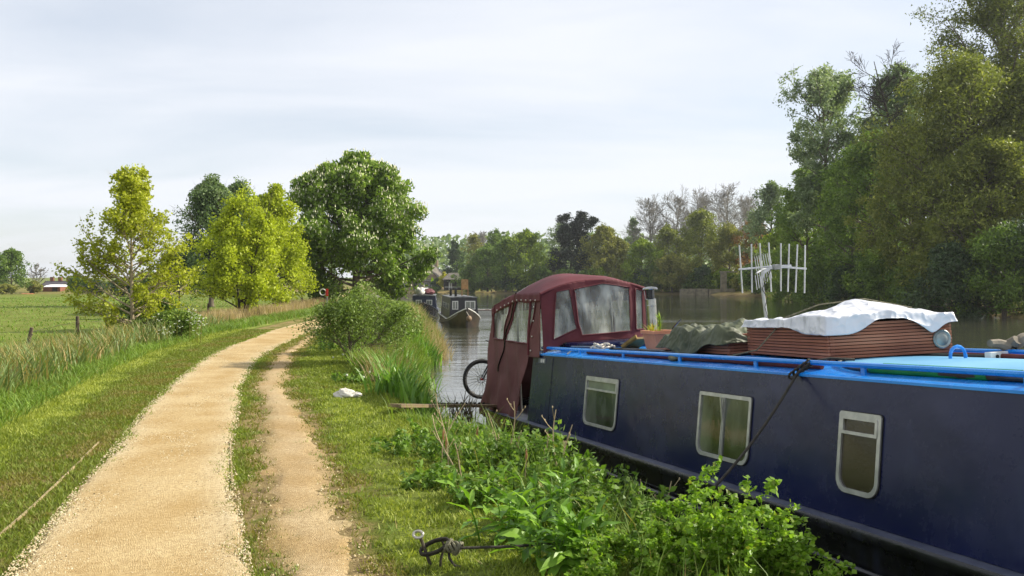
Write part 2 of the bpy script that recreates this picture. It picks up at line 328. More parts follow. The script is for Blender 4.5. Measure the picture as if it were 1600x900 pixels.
def children(rg, P, Rd, m, t0, t1, spread, lf, K, bend, up, jit=.25):
    """m children on each branch of P; lf: length as a part of the parent's length"""
    n, k, _ = P.shape; t = np.clip((np.arange(m)+rg.uniform(-.4, 1.4, (n, m)))/m*(t1-t0)+t0, 0, .99)
    f = t*(k-1); i0 = f.astype(int); fr = (f-i0)[..., None]; I = np.arange(n)[:, None]
    S = P[I, i0]*(1-fr)+P[I, i0+1]*fr; T = norm(P[I, i0+1]-P[I, i0]); rad = Rd[I, i0]*(1-fr[..., 0])+Rd[I, i0+1]*fr[..., 0]
    D = norm(T*math.cos(spread)+norm(np.cross(T, rg.normal(size=T.shape)))*math.sin(spread)*rg.uniform(.7, 1.3, (n, m))[..., None])
    Ln = np.linalg.norm(P[:, -1]-P[:, 0], axis=1)[:, None]*lf*(1-.45*t)*rg.uniform(1-jit, 1+jit, (n, m))
    S = S.reshape(-1, 3); D = D.reshape(-1, 3); Ln = Ln.ravel(); r0 = np.minimum(rad.ravel()*.7, Ln*.03+.003)
    Pc = polyline(rg, S, D, Ln, K, bend, up); Rc = r0[:, None]*np.linspace(1, .3, K)[None]
    return Pc, Rc
def tree(name, label, loc, H, Rw, prof, leaf, bark, nleaf, lsize, seed, cb=.15, elev=(60, 25), n1=28, n2=7, n3=5, trunk_r=None, aspect=.6, stems=1, up=.12, bend=.12, spread=.75, lf2=.5, lf3=.45,
         group=None, cat='tree', leaf_spread=.35, clump=.25, twig_r=None, asym=.18, upb=.4, shell=0, sides=5, drp=0, lean=(0, 0), vmean=.5, split=True, notwig=False, vz=0, top=.96, leafy=1.0):
    """a tapered trunk with limbs that reach the outline prof [(height part, width part)] and leaves on the outer twigs"""
    rg = np.random.default_rng(seed); pz = np.array([p[0] for p in prof]); pr = np.array([p[1] for p in prof])
    ph = rg.uniform(0, 6.28, 6)
    def env(az, zf): return Rw*np.interp(zf, pz, pr)*(1+asym*(np.sin(2*az+ph[0]+5*zf)*.5+np.sin(3*az+ph[1]-7*zf)*.4+np.sin(5*az+ph[2]+11*zf)*.35))
    tr = trunk_r or H*.018
    K0 = 14; tt = np.linspace(0, 1, K0); S0 = []; R0 = []
    for s in range(stems):
        off = rg.normal(size=2)*(.04*H if stems > 1 else .0); w = rg.normal(size=2)*.05*H
        lx = (lean[0]+(rg.normal()*.18*Rw*2 if stems > 1 else 0)); ly = (lean[1]+(rg.normal()*.18*Rw*2 if stems > 1 else 0))
        S0.append(np.stack([off[0]*.3+lx*tt+w[0]*.35*np.sin(3*tt+ph[3]+s)*tt, off[1]*.3+ly*tt+w[1]*.35*np.sin(3.3*tt+ph[4]+s)*tt, tt*H*top*(1 if s == 0 else rg.uniform(.75, .95))-.12*(tt == 0)], 1)); R0.append(tr*(1 if stems == 1 else .65)*(1-tt*.93)*(1+.5*np.exp(-tt*22)))
    P0 = np.array(S0); Rd0 = np.array(R0)
    # limbs
    nn = n1//stems; t = cb+(top-.03-cb)*((np.arange(nn)+rg.uniform(0, 1, (stems, nn)))/nn)**.9
    f = t*(K0-1); i0 = np.minimum(f.astype(int), K0-2); fr = (f-i0)[..., None]; I = np.arange(stems)[:, None]
    S1 = (P0[I, i0]*(1-fr)+P0[I, i0+1]*fr).reshape(-1, 3); rad = (Rd0[I, i0]).ravel(); tv = t.ravel(); n_ = len(tv)
    az = np.arange(n_)*2.39996+rg.normal(size=n_)*.4; el = np.radians(elev[1]+(elev[0]-elev[1])*(tv-cb)/(1-cb)+rg.normal(size=n_)*9)
    D1 = np.stack([np.cos(az)*np.cos(el), np.sin(az)*np.cos(el), np.sin(el)], 1)
    ls = np.linspace(.1, 1.6, 40)*max(H, Rw)*.6; C = S1[:, None]+D1[:, None]*ls[None, :, None]
    C[..., 2] += up*ls*.5; ax = lean[0]*np.clip(C[..., 2]/H, 0, 1); ay = lean[1]*np.clip(C[..., 2]/H, 0, 1)
    ok = np.hypot(C[..., 0]-ax, C[..., 1]-ay) < env(np.arctan2(C[..., 1]-ay, C[..., 0]-ax), C[..., 2]/H)*.9
    ok &= C[..., 2] < H
    last = np.where(ok.any(1), 39-np.argmax(ok[:, ::-1], 1), 1); L1 = ls[last]*rg.uniform(.58, 1.18, n_)
    P1 = polyline(rg, S1, D1, L1, 8, bend, up); R1 = np.minimum(rad*.6, L1*.022+.01)[:, None]*np.linspace(1, .25, 8)[None]
    P2, R2 = children(rg, P1, R1, n2, .25, 1, spread, lf2, 6, bend*1.2, up*.6)
    P3, R3 = children(rg, P2, R2, n3, .2, 1, spread, lf3, 4, bend*1.3, up*.5)
    if twig_r: R3 = np.maximum(R3, twig_r); R2 = np.maximum(R2, twig_r*1.3); R1 = np.maximum(R1, twig_r*1.8)
    far = loc[1] > 60; q1 = [0, 2, 4, 7] if far else [0, 1, 3, 5, 7]
    ps = [tubes(P0, Rd0, 8), tubes(P1[:, q1], R1[:, q1], 4 if far else sides)]
    q2 = [0, 5] if (far and nleaf) else [0, 2, 5]
    if not (notwig and loc[1] > 150): ps.append(tubes(P2[:, q2], R2[:, q2], 3))
    if not (notwig or (far and nleaf)): ps.append(tubes(P3[:, [0, 3]], R3[:, [0, 3]], 3))
    V, Q = join(ps)
    o = thing(name, label, cat, loc, 0, group)
    obj('trunk', raw('trunk', V, [Q], bark, True), o)
    if nleaf:
        # leaves sit in clumps on the twigs
        ends = P3.reshape(len(P3), -1, 3); m = len(P3); w = rg.uniform(0, 1, m)**(.8)*leafy
        if shell:
            rr_ = np.hypot(ends[:, -1, 0], ends[:, -1, 1])/np.maximum(env(np.arctan2(ends[:, -1, 1], ends[:, -1, 0]), ends[:, -1, 2]/H), .05)
            w = w*(.15+np.clip(rr_, 0, 1)**shell)
        w = w/w.sum(); pick = rg.choice(m, nleaf, p=w); tq = rg.uniform(.15, 1.1, nleaf); f = np.clip(tq, 0, .999)*(ends.shape[1]-1); i0 = f.astype(int); fr = (f-i0)[:, None]
        P = ends[pick, i0]*(1-fr)+ends[pick, np.minimum(i0+1, ends.shape[1]-1)]*fr
        P = P+rg.normal(size=P.shape)*(leaf_spread*Rw*clump)
        zf = P[:, 2]/H; axx = lean[0]*np.clip(zf, 0, 1); ayy = lean[1]*np.clip(zf, 0, 1); r = np.hypot(P[:, 0]-axx, P[:, 1]-ayy); e = env(np.arctan2(P[:, 1]-ayy, P[:, 0]-axx), zf)
        kp = (r < e*1.3+.03*H) & (P[:, 2] > .04*H) & (zf < 1.06); P = P[kp]; pick = pick[kp]
        Vl, Ql = leafcards(rg, P, lsize*(1.22 if far else 1), aspect, upb, drp=drp); lv_ = 4
        if far: Vl = Vl.reshape(-1, 4, 3)[:, [0, 1, 2]]; Vl[:, 1] += (Vl[:, 1]-Vl.mean(1))*.5; Vl = Vl.reshape(-1, 3); Ql = np.arange(len(Vl)).reshape(-1, 3); lv_ = 3
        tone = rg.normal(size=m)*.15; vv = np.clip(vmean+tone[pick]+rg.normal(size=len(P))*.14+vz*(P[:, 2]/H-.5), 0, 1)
        obj('crown', raw('crown', Vl, [Ql], leaf, False, v=np.repeat(vv, lv_)), o)
    return o
BARK = mat('grey_bark', '#4b4238', '#6d6252', 6, .9, .02, 20, stretch=(1, 1, .25)); BARKP = mat('pale_bark', '#8a7c62', '#a89a7e', 6, .85, .01, 25, stretch=(1, 1, .25)); BARKD = mat('dark_bark', '#2b251e', '#40382d', 6, .9, .02, 20, stretch=(1, 1, .3))
TWIG = mat('winter_twigs', '#77736c', '#918d85', 3, .9)
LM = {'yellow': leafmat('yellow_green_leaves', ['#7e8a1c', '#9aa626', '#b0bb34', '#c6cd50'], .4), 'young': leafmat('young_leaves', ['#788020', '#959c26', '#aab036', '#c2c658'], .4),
      'chestnut': leafmat('chestnut_leaves', ['#42561c', '#5d7627', '#7d9838', '#a4b85c'], .3), 'dark': leafmat('dark_leaves', ['#2a3a22', '#3c5030', '#50663f', '#6b8054'], .25),
      'olive': leafmat('olive_leaves', ['#4a5522', '#66702c', '#828a3a', '#a1a254'], .35), 'silver': leafmat('silver_leaves', ['#46573a', '#62754e', '#82946a', '#a9b592'], .3),
      'mid': leafmat('mid_green_leaves', ['#3c5020', '#566e2c', '#718a3a', '#92a650'], .35), 'lime': leafmat('lime_leaves', ['#55661a', '#6f8420', '#8a9d2c', '#a6b340'], .35),
      'cedar': leafmat('cedar_needles', ['#10190f', '#1a2617', '#26341f', '#334228'], .1), 'copper': leafmat('copper_leaves', ['#6e4a20', '#875c2a', '#977036', '#a08244'], .3),
      'ochre': leafmat('ochre_leaves', ['#5e6229', '#777a38', '#8d8d45', '#a5a25e'], .35), 'golden': leafmat('golden_needles', ['#8a8a18', '#a6a420', '#bcb62c', '#cbc444'], .2),
      'poplar': leafmat('poplar_leaves', ['#36482a', '#4c6238', '#647a48', '#86986a'], .3), 'bush': leafmat('bush_leaves', ['#475826', '#60752f', '#7a8f42', '#9caf68'], .3)}
BROAD = [(0, 0), (.1, .35), (.25, .85), (.45, 1), (.65, .92), (.82, .68), (.94, .35), (1, .05)]
OVAL = [(0, 0), (.1, .45), (.3, .95), (.5, 1), (.7, .85), (.88, .5), (1, .05)]
CONE = [(0, .2), (.12, .8), (.25, 1), (.5, .72), (.75, .4), (.92, .15), (1, .03)]
COLUMN = [(0, .3), (.12, .85), (.4, 1), (.7, .95), (.88, .6), (1, .1)]
# -- the towpath side
def put(px, Yd): X_ = at(px, Yd); return (X_, Yd, g1(X_, Yd)-.03)
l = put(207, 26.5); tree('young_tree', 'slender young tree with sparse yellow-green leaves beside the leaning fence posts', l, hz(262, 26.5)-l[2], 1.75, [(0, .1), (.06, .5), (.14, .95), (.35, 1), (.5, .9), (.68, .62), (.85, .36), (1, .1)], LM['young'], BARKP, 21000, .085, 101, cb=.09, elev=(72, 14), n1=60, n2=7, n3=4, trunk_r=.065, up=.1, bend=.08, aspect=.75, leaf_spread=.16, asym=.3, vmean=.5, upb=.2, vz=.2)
l = put(378, 42); tree('young_tree', 'bushy yellow-green tree forking low over dry grass beside the gravel path', l, hz(292, 42)-l[2], 2.15, [(0, .1), (.08, .5), (.16, .92), (.33, 1), (.55, .86), (.8, .5), (1, .08)], LM['yellow'], BARKD, 36000, .12, 102, cb=.09, elev=(68, 12), n1=60, n2=8, n3=5, stems=3, trunk_r=.10, up=.1, bend=.09, aspect=.75, leaf_spread=.2, vmean=.5, asym=.3)
l = put(428, 56); tree('young_tree', 'broad yellow-green tree with drooping side boughs in front of the chestnut', l, hz(298, 56)-l[2], 3.2, [(0, 0), (.13, .2), (.2, .95), (.3, 1), (.55, .78), (.8, .45), (1, .08)], LM['yellow'], BARKD, 38000, .15, 103, cb=.12, elev=(66, 10), n1=54, n2=8, n3=5, trunk_r=.13, up=.04, bend=.09, aspect=.75, asym=.28, leaf_spread=.2, vmean=.45)
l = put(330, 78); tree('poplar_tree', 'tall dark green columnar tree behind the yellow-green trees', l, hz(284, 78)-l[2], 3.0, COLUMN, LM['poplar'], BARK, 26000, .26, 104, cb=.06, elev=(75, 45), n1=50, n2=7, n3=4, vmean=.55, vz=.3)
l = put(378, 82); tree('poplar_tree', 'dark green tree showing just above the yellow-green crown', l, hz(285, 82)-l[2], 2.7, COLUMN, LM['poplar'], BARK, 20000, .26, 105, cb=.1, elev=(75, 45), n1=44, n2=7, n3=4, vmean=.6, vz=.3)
l = put(280, 86); tree('round_tree', 'low dark green tree at the field edge beside the tall poplar', l, hz(388, 86)-l[2], 2.6, BROAD, LM['dark'], BARK, 12000, .28, 106, n1=30)
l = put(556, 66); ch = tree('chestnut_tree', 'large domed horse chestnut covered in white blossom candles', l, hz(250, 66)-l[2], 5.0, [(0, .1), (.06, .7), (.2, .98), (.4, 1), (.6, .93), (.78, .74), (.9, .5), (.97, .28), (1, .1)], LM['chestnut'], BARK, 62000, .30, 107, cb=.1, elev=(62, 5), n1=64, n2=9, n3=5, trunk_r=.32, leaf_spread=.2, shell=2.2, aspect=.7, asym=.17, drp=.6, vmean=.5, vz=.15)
# blossom candles on the chestnut
cr_ = [c for c in ch.children if c.name.startswith('crown')][0]; nv = len(cr_.data.vertices); cv = np.empty(nv*3, np.float32); cr_.data.vertices.foreach_get('co', cv); cv = cv.reshape(-1, 3)[::3]
rad = np.hypot(cv[:, 0], cv[:, 1])/5.5+cv[:, 2]/14; sel = cv[rng.choice(len(cv), 5200, p=(rad**4)/(rad**4).sum())]
Bv = []; 
for q in range(4):
    a = q*math.pi/2; Bv.append(sel+np.array([.045*math.cos(a), .045*math.sin(a), .05]))
top_ = sel+np.array([0, 0, .24]); Vb = np.stack(Bv+[top_], 1).reshape(-1, 3); k5 = np.arange(len(sel))*5
obj('blossom', raw('blossom', Vb, [np.concatenate([np.stack([k5+q, k5+(q+1) % 4, k5+4], 1) for q in range(4)])], mat('chestnut_blossom', '#c2c398', '#d8d6b4', 5, .8)), ch)['kind'] = 'stuff'
# shrub on the river bank with its stems showing
l = put(548, 18.6); tree('bank_shrub', 'airy grey-green shrub leaning over the path edge at the river bank', (l[0], l[1], l[2]), 1.65, 1.35, [(0, .4), (.12, .95), (.35, 1), (.6, .75), (.85, .42), (1, .15)], LM['bush'], BARK, 14500, .055, 108, cb=.05, elev=(70, 25), n1=44, n2=8, n3=5, stems=5, trunk_r=.035, up=.08, bend=.16, aspect=.55, leaf_spread=.3, cat='shrub', asym=.3, lean=(.25, 0))
l = put(585, 21.5); tree('bank_shrub', 'smaller sprawling shrub among the tall bank grasses behind the airy shrub', l, 1.35, 1.0, BROAD, LM['bush'], BARK, 9000, .06, 109, cb=.05, elev=(65, 20), n1=30, stems=4, trunk_r=.03, cat='shrub', aspect=.55)
l = put(275, 26.5); tree('bank_shrub', 'low green shrub with white flower heads beside the slender young tree', l, .95, .95, BROAD, LM['mid'], BARK, 9000, .07, 110, cb=.05, elev=(60, 15), n1=26, stems=4, trunk_r=.025, cat='shrub', vmean=.75)
l = put(232, 28.5); tree('bank_shrub', 'dense dark shrub growing behind the slender young tree trunk', l, 1.6, 1.2, BROAD, LM['mid'], BARK, 9000, .09, 111, cb=.05, elev=(60, 15), n1=26, stems=4, trunk_r=.03, cat='shrub', vmean=.35)
# -- field edge
for k, (px, Yd, yt, wpx, mt_, lb) in enumerate([(18, 165, 390, 62, 'mid', 'large round green tree at the far edge of the field'), (-40, 170, 398, 70, 'mid', 'round tree standing beyond the large green tree at the field edge'), (53, 172, 440, 26, 'ochre', 'small olive bush at the field edge beside the dark-roofed barn'), (122, 150, 430, 34, 'mid', 'rounded green tree at the field edge behind the slender young tree'), (118, 168, 434, 20, 'mid', 'small green tree beside the gable of the white shed'), (150, 150, 438, 44, 'dark', 'dark hedge tree on the field edge left of the poplars' .replace(' left of', ' near')), (190, 140, 436, 50, 'dark', 'broad dark hedge tree behind the slender young tree crown'), (235, 130, 425, 50, 'mid', 'green hedge tree between the slender tree and the poplars'), (8, 160, 445, 40, 'ochre', 'brownish hedge bush at the foot of the large round tree')]):
    l = put(px, Yd); w_ = wpx/F*Yd/2
    tree('hedge_tree', lb, l, hz(yt, Yd)-l[2], w_, BROAD, LM[mt_], BARK, 6000, .4, 130+k, cb=.05, n1=26, n2=6, n3=4, notwig=True, group='trees along the far field edge')
l = put(57, 175); tree('bare_tree', 'small leafless tree between the large round tree and the barn', l, hz(412, 175)-l[2], 2.3, OVAL, None, TWIG, 0, .1, 145, n1=20, n2=6, n3=5, twig_r=.03)
# -- far bank, from the house round to the near trees across the river
FAR = [  # px, distance, top row, width px, leaf, outline, leaves, label
 (712, 262, 372, 36, 'dark', CONE, 9000, 'pointed dark conifer standing behind the stone house garden'),
 (741, 258, 362, 30, 'ochre', OVAL, 5000, 'slim brownish half-leafed tree between the conifer and the green trees'),
 (775, 250, 358, 44, 'mid', OVAL, 7000, 'tall green treetop rising behind the lime-green waterside tree'),
 (762, 222, 384, 70, 'mid', BROAD, 12000, 'rounded mid-green tree overhanging the water beside the pavilion'),
 (822, 214, 362, 78, 'lime', BROAD, 13000, 'bright lime-green tree at the water behind the burgundy hood'),
 (790, 216, 372, 50, 'mid', BROAD, 9000, 'green waterside tree squeezed between two rounder trees'),
 (735, 224, 415, 40, 'mid', BROAD, 6000, 'low green shrub-tree beside the pavilion roof'),
 (876, 246, 345, 60, 'silver', OVAL, 5000, 'pale drooping tree just behind the black cedar'),
 (943, 210, 352, 62, 'ochre', BROAD, 12000, 'brown-olive spring tree in front of the black cedar'),
 (962, 210, 372, 56, 'ochre', BROAD, 9000, 'ochre half-leafed tree beside the lime-green shrub-tree'),
 (1003, 206, 374, 60, 'lime', BROAD, 10000, 'fresh lime-green tree low on the far bank under bare trees'),
 (990, 240, 338, 36, 'silver', OVAL, 4000, 'pale weeping birch beside the leafless trees'),
 (1050, 202, 398, 60, 'ochre', BROAD, 9000, 'low tan-leaved tree at the stone landing'),
 (1045, 214, 352, 60, 'olive', OVAL, 10000, 'olive tree in front of the leafless trees'),
 (1095, 208, 328, 84, 'olive', BROAD, 16000, 'wide olive-yellow tree above the stone landing'),
 (1140, 200, 350, 60, 'ochre', BROAD, 10000, 'yellowish spring tree right above the stone pillar'.replace('right ', '')),
 (1182, 196, 338, 62, 'copper', BROAD, 8000, 'copper-orange tree among the greens on the far bank'),
 (1205, 176, 284, 84, 'silver', OVAL, 15000, 'tall feathery grey-green tree behind the television aerial'),
 (1228, 160, 352, 90, 'lime', BROAD, 12000, 'yellow-green tree at the water behind the television aerial'),
 (1300, 150, 262, 130, 'mid', OVAL, 17000, 'tall green tree below the silvery poplar'),
 (1180, 170, 412, 70, 'mid', BROAD, 9000, 'low green tree hanging over the water beside the stone pillar'),
]
for k, (px, Yd, yt, wpx, mt_, pf, nl, lb) in enumerate(FAR):
    l = put(px, Yd); w_ = wpx/F*Yd/2*1.08
    nm = 'conifer_tree' if 'conifer' in lb else 'waterside_tree'
    tree(nm, lb, l, hz(yt, Yd)-l[2], w_, pf, LM[mt_], BARK, int(nl*.9), .50, 200+k, cb=.04, elev=(65, 5) if pf is not CONE else (20, -12), n1=34, n2=7, n3=4, notwig=True, asym=.24, leaf_spread=.3, group='trees on the far bank', up=.1 if pf is not CONE else .02)
# cedar with flat dark tiers
l = put(888, 216); tree('cedar_tree', 'black-green cedar with flat tiers towering over the far bank', l, hz(328, 216)-l[2], 7.2, [(0, .5), (.15, .9), (.4, 1), (.6, .8), (.75, .62), (.88, .5), (1, .12)], LM['cedar'], BARKD, 26000, .55, 240, cb=.05, elev=(10, 2), n1=32, n2=8, n3=4, up=.02, notwig=True, asym=.35, upb=1.5, leaf_spread=.25, lean=(2.2, 0))
for k, (px, Yd, yt, wpx, lb) in enumerate([(1015, 238, 310, 64, 'leafless tree with fine grey twigs beside the weeping birch'), (1058, 236, 302, 60, 'leafless tree in the middle of the bare row above the olive trees'), (1092, 244, 306, 56, 'leafless tree half hidden behind its bare neighbours'), (1136, 232, 290, 84, 'largest leafless tree with wide crown above the copper tree'), (1168, 240, 305, 50, 'leafless tree against the tall feathery tree'), (752, 268, 362, 40, 'small leafless treetop behind the conifer')]):
    l = put(px, Yd); tree('bare_tree', lb, l, hz(yt, Yd)-l[2], wpx/F*Yd/2*1.35, [(0, .1), (.25, .5), (.45, .9), (.65, 1), (.85, .75), (1, .2)], None, TWIG, 0, .1, 260+k, cb=.25, elev=(62, 25), n1=30, n2=9, n3=9, twig_r=.03, bend=.16, lf2=.55, lf3=.55, group='leafless trees on the far bank')
# near group across the river
l = put(1292, 112); tree('poplar_tree', 'tall silvery poplar standing above all trees behind the aerial', l, hz(98, 112)-l[2], 5.8, [(0, .3), (.3, .7), (.5, .85), (.62, 1), (.8, .95), (.92, .7), (1, .2)], LM['silver'], BARK, 32000, .36, 270, cb=.3, elev=(62, 25), n1=34, n2=8, n3=5, asym=.42, vmean=.55, leaf_spread=.22, vz=.3)
l = put(1395, 106); tree('waterside_tree', 'tall grey-green tree showing between the poplar and the olive tree', l, hz(95, 106)-l[2], 5.2, OVAL, LM['silver'], BARK, 24000, .4, 271, cb=.2, elev=(65, 30), n1=34, asym=.3)
l = put(1330, 104); tree('waterside_tree', 'leafy green tree hanging over the water under the silvery poplar', l, hz(248, 104)-l[2], 6.2, BROAD, LM['mid'], BARK, 30000, .36, 272, cb=.05, elev=(60, 5), n1=44, asym=.25, vmean=.6, leaf_spread=.22)
l = put(1262, 122); tree('waterside_tree', 'pale green willow trailing in the water beyond the aerial', l, hz(262, 122)-l[2], 5.4, BROAD, LM['mid'], BARK, 26000, .38, 273, cb=.05, elev=(60, 5), n1=44, asym=.25, vmean=.7, leaf_spread=.22)
l = put(1500, 78); tree('olive_tree', 'huge olive-tinted tree overhanging the river opposite the white sheet', l, hz(92, 78)-l[2], 7.6, [(0, .35), (.1, .8), (.3, 1), (.55, .95), (.75, .8), (.9, .5), (1, .12)], LM['olive'], BARK, 70000, .27, 274, cb=.05, elev=(65, 5), n1=64, n2=9, n3=6, asym=.2, leaf_spread=.22)
l = put(1610, 76); tree('olive_tree', 'olive-green tree shading the water beyond the bow end of the blue boat', l, hz(110, 76)-l[2], 7.0, BROAD, LM['olive'], BARK, 56000, .28, 275, cb=.05, elev=(65, 5), n1=56, n2=9, n3=6, asym=.2, leaf_spread=.22, vmean=.4)
l = put(1575, 92); tree('poplar_tree', 'tallest tree rising behind the huge olive-tinted tree', l, hz(-60, 92)-l[2], 7.6, [(0, .3), (.3, .6), (.5, .8), (.72, 1), (.88, .8), (1, .2)], LM['olive'], BARK, 46000, .28, 276, cb=.35, elev=(62, 30), n1=44, n2=9, n3=6, asym=.4, vmean=.35, leaf_spread=.22)
l = put(1420, 84); tree('waterside_tree', 'mid-height olive-green tree bending over the river below the bare bough', l, hz(190, 84)-l[2], 4.8, BROAD, LM['olive'], BARK, 36000, .27, 277, cb=.05, elev=(62, 5), n1=50, n2=8, n3=5, asym=.3, vmean=.6, leaf_spread=.22)
l = put(1470, 84); tree('bare_tree', 'leafless crooked tree reaching up between the poplar and the olive tree', l, hz(78, 84)-l[2], 3.4, [(0, .1), (.5, .4), (.85, 1), (1, .5)], None, BARKD, 0, .1, 278, cb=.7, elev=(45, 15), n1=18, n2=8, n3=9, twig_r=.016, bend=.3, lean=(-6.2, 0))
l = put(1360, 96); tree('waterside_tree', 'full green tree filling the gap beneath the leafless crooked tree', l, hz(200, 96)-l[2], 5.2, BROAD, LM['mid'], BARK, 28000, .34, 279, cb=.05, elev=(62, 5), n1=50, n2=8, n3=5, asym=.25, vmean=.6, leaf_spread=.25)
l = put(1545, 72); tree('olive_tree', 'yellow-olive tree with boughs down to the river before the huge olive-tinted tree', l, hz(215, 72)-l[2], 5.6, [(0, .6), (.12, .95), (.4, 1), (.7, .8), (.9, .45), (1, .1)], LM['olive'], BARK, 40000, .27, 280, cb=.04, elev=(62, 0), n1=56, n2=8, n3=5, asym=.25, vmean=.5, leaf_spread=.25)
for k, (px, Yd, yt, wpx, mt_, lb) in enumerate([(1570, 66.5, 350, 150, 'mid', 'dark green bush drooping into the river beyond the driftwood'), (1490, 70, 375, 120, 'dark', 'dense dark bush at the waterline below the huge olive-tinted tree'), (1440, 78, 395, 90, 'mid', 'dark waterside bush beyond the far edge of the crate'), (1385, 86, 390, 90, 'mid', 'waterside bush beyond the middle of the white sheet'), (1330, 98, 405, 80, 'dark', 'low shaded bush at the waterline between aerial and crate'), (1285, 108, 400, 80, 'mid', 'overhanging bush on the waterline right behind the aerial rods'.replace('right ', '')), (1235, 124, 415, 70, 'mid', 'low bush by the water beyond the aerial mast'), (1655, 64, 300, 150, 'dark', 'dark bush shading the water past the bow of the blue boat')]):
    l = put(px, Yd); tree('waterside_bush', lb, l, hz(yt, Yd)-l[2], wpx/F*Yd/2, [(0, .7), (.15, 1), (.45, 1), (.7, .8), (.9, .45), (1, .1)], LM[mt_], BARK, 14000, .26, 290+k, cb=.03, elev=(60, -5), n1=40, n2=7, n3=4, stems=3, cat='bush', notwig=True, group='bushes along the opposite bank', asym=.3)
UL = ['lime', 'mid', 'ochre', 'mid', 'dark', 'mid']; UT = ['bright green', 'leafy', 'tan', 'dense green', 'dark', 'spreading']
BYN = [(735, 'the pavilion'), (770, 'the rounded mid-green tree'), (815, 'the lime-green tree'), (860, 'the burgundy hood outline'), (900, 'the black cedar'), (950, 'the brown-olive tree'), (1000, 'the fresh lime-green tree'), (1050, 'the low tan-leaved tree'), (1085, 'the stone landing steps'), (1130, 'the stone pillar'), (1170, 'the copper-orange tree'), (1205, 'the aerial rods')]
for k, px in enumerate(np.linspace(735, 1215, 30)):
    Yd = float(np.interp(px, [735, 800, 880, 960, 1060, 1150, 1215], [232, 216, 208, 206, 204, 196, 170])); l = put(float(px), Yd); nb_ = min(BYN, key=lambda q: abs(q[0]-px))[1]
    tree('waterside_shrub', '%s waterside shrub at the water near %s' % (UT[k % 6], nb_), l, 3.6+2.4*((k*7) % 5)/4, 3.2, [(0, .8), (.2, 1), (.5, .95), (.8, .6), (1, .1)], LM[UL[k % 6]], BARK, 2600, .5, 500+k, cb=.03, elev=(55, -5), n1=24, n2=6, n3=4, stems=3, cat='shrub', notwig=True, group='shrubs lining the far bank', asym=.3)
# woods on rising ground far behind, too far to tell the trees apart
rg = np.random.default_rng(77); n = 26000; yy = rg.uniform(300, 470, n); xx = rg.uniform(-75, 300, n)
hh = ground(xx, yy)+2+rg.uniform(0, 1, n)**.6*(9+5*fbm(xx*.06, yy*.06, 31)+7*fbm(xx*.015, yy*.02, 32))
Vl, Ql = leafcards(rg, np.stack([xx, yy, hh], 1), 2.2, .7)
obj('far_woods', raw('far_woods', Vl, [Ql], LM['silver'], v=np.repeat(np.clip(.5+rg.normal(size=n)*.2, 0, 1), 4)), label='distant hazy woods on the rising ground beyond the river bend', cat='wood', kind='stuff')
# ------------------------------------------------------------------ the blue narrowboat (local u: stern to bow, v: away from the bank, w: up from the gunwale)
YAW, PIT, ROL = -1.2715, .0516, .0353
BM = Matrix.Translation((.222, 12.76, .623)) @ Matrix.Rotation(YAW, 4, 'Z') @ Matrix.Rotation(-PIT, 4, 'Y') @ Matrix.Rotation(ROL, 4, 'X')
BI = BM.inverted()
def bp(px, py, ax, val):
    """the boat-local point of a pixel on the plane where local axis ax equals val"""
    o = BI @ Vector((0, 0, CZ)); d = BI.to_3x3() @ Vector(((px-800)/F, 1, (HY-py)/F)); t = (val-o[ax])/d[ax]; return o+d*t
HS, TUM, CW = .95, .143, 1.986
def side(u, w, d=0): return (u, TUM*w/HS-d*.989, w+d*.149)
NAVY = mat('navy_paint', '#11173c', '#171d45', 1.4, .2, .0012, 14, spec=.4, coat=.08, detail=8)
BLUE = mat('bright_blue_paint', '#0f78d2', '#2a90e0', 2.5, .4, .001, 30); PALEB = mat('faded_roof_paint', '#5c9cc4', '#79b3d2', 1.6, .42, .001, 30, detail=9); BLACK = mat('black_hull', '#0a0a0b', '#15151a', 3, .55, .002, 20)
GUNW = mat('gunwale_paint', '#3a4054', '#565b6a', 5, .45, .001, 20); ALU = mat('window_aluminium', '#a9aaa6', '#c3c3be', 12, .35, 0, metal=.65); RUBR = mat('rubber_seal', '#151515', rough=.7)
PANE = mat('dark_glass', '#20231c', '#5c6156', 1.7, .04, .0015, 9, spec=.9, stretch=(2.2, 2, 1.1), detail=5); PANE2 = mat('frosted_glass', '#2b241a', '#3d3322', 2.0, .18, .001, 60, spec=.7); PANEP = mat('grey_curtained_glass', '#5f6460', '#7d817b', 3, .08, .0008, 12, spec=.9)
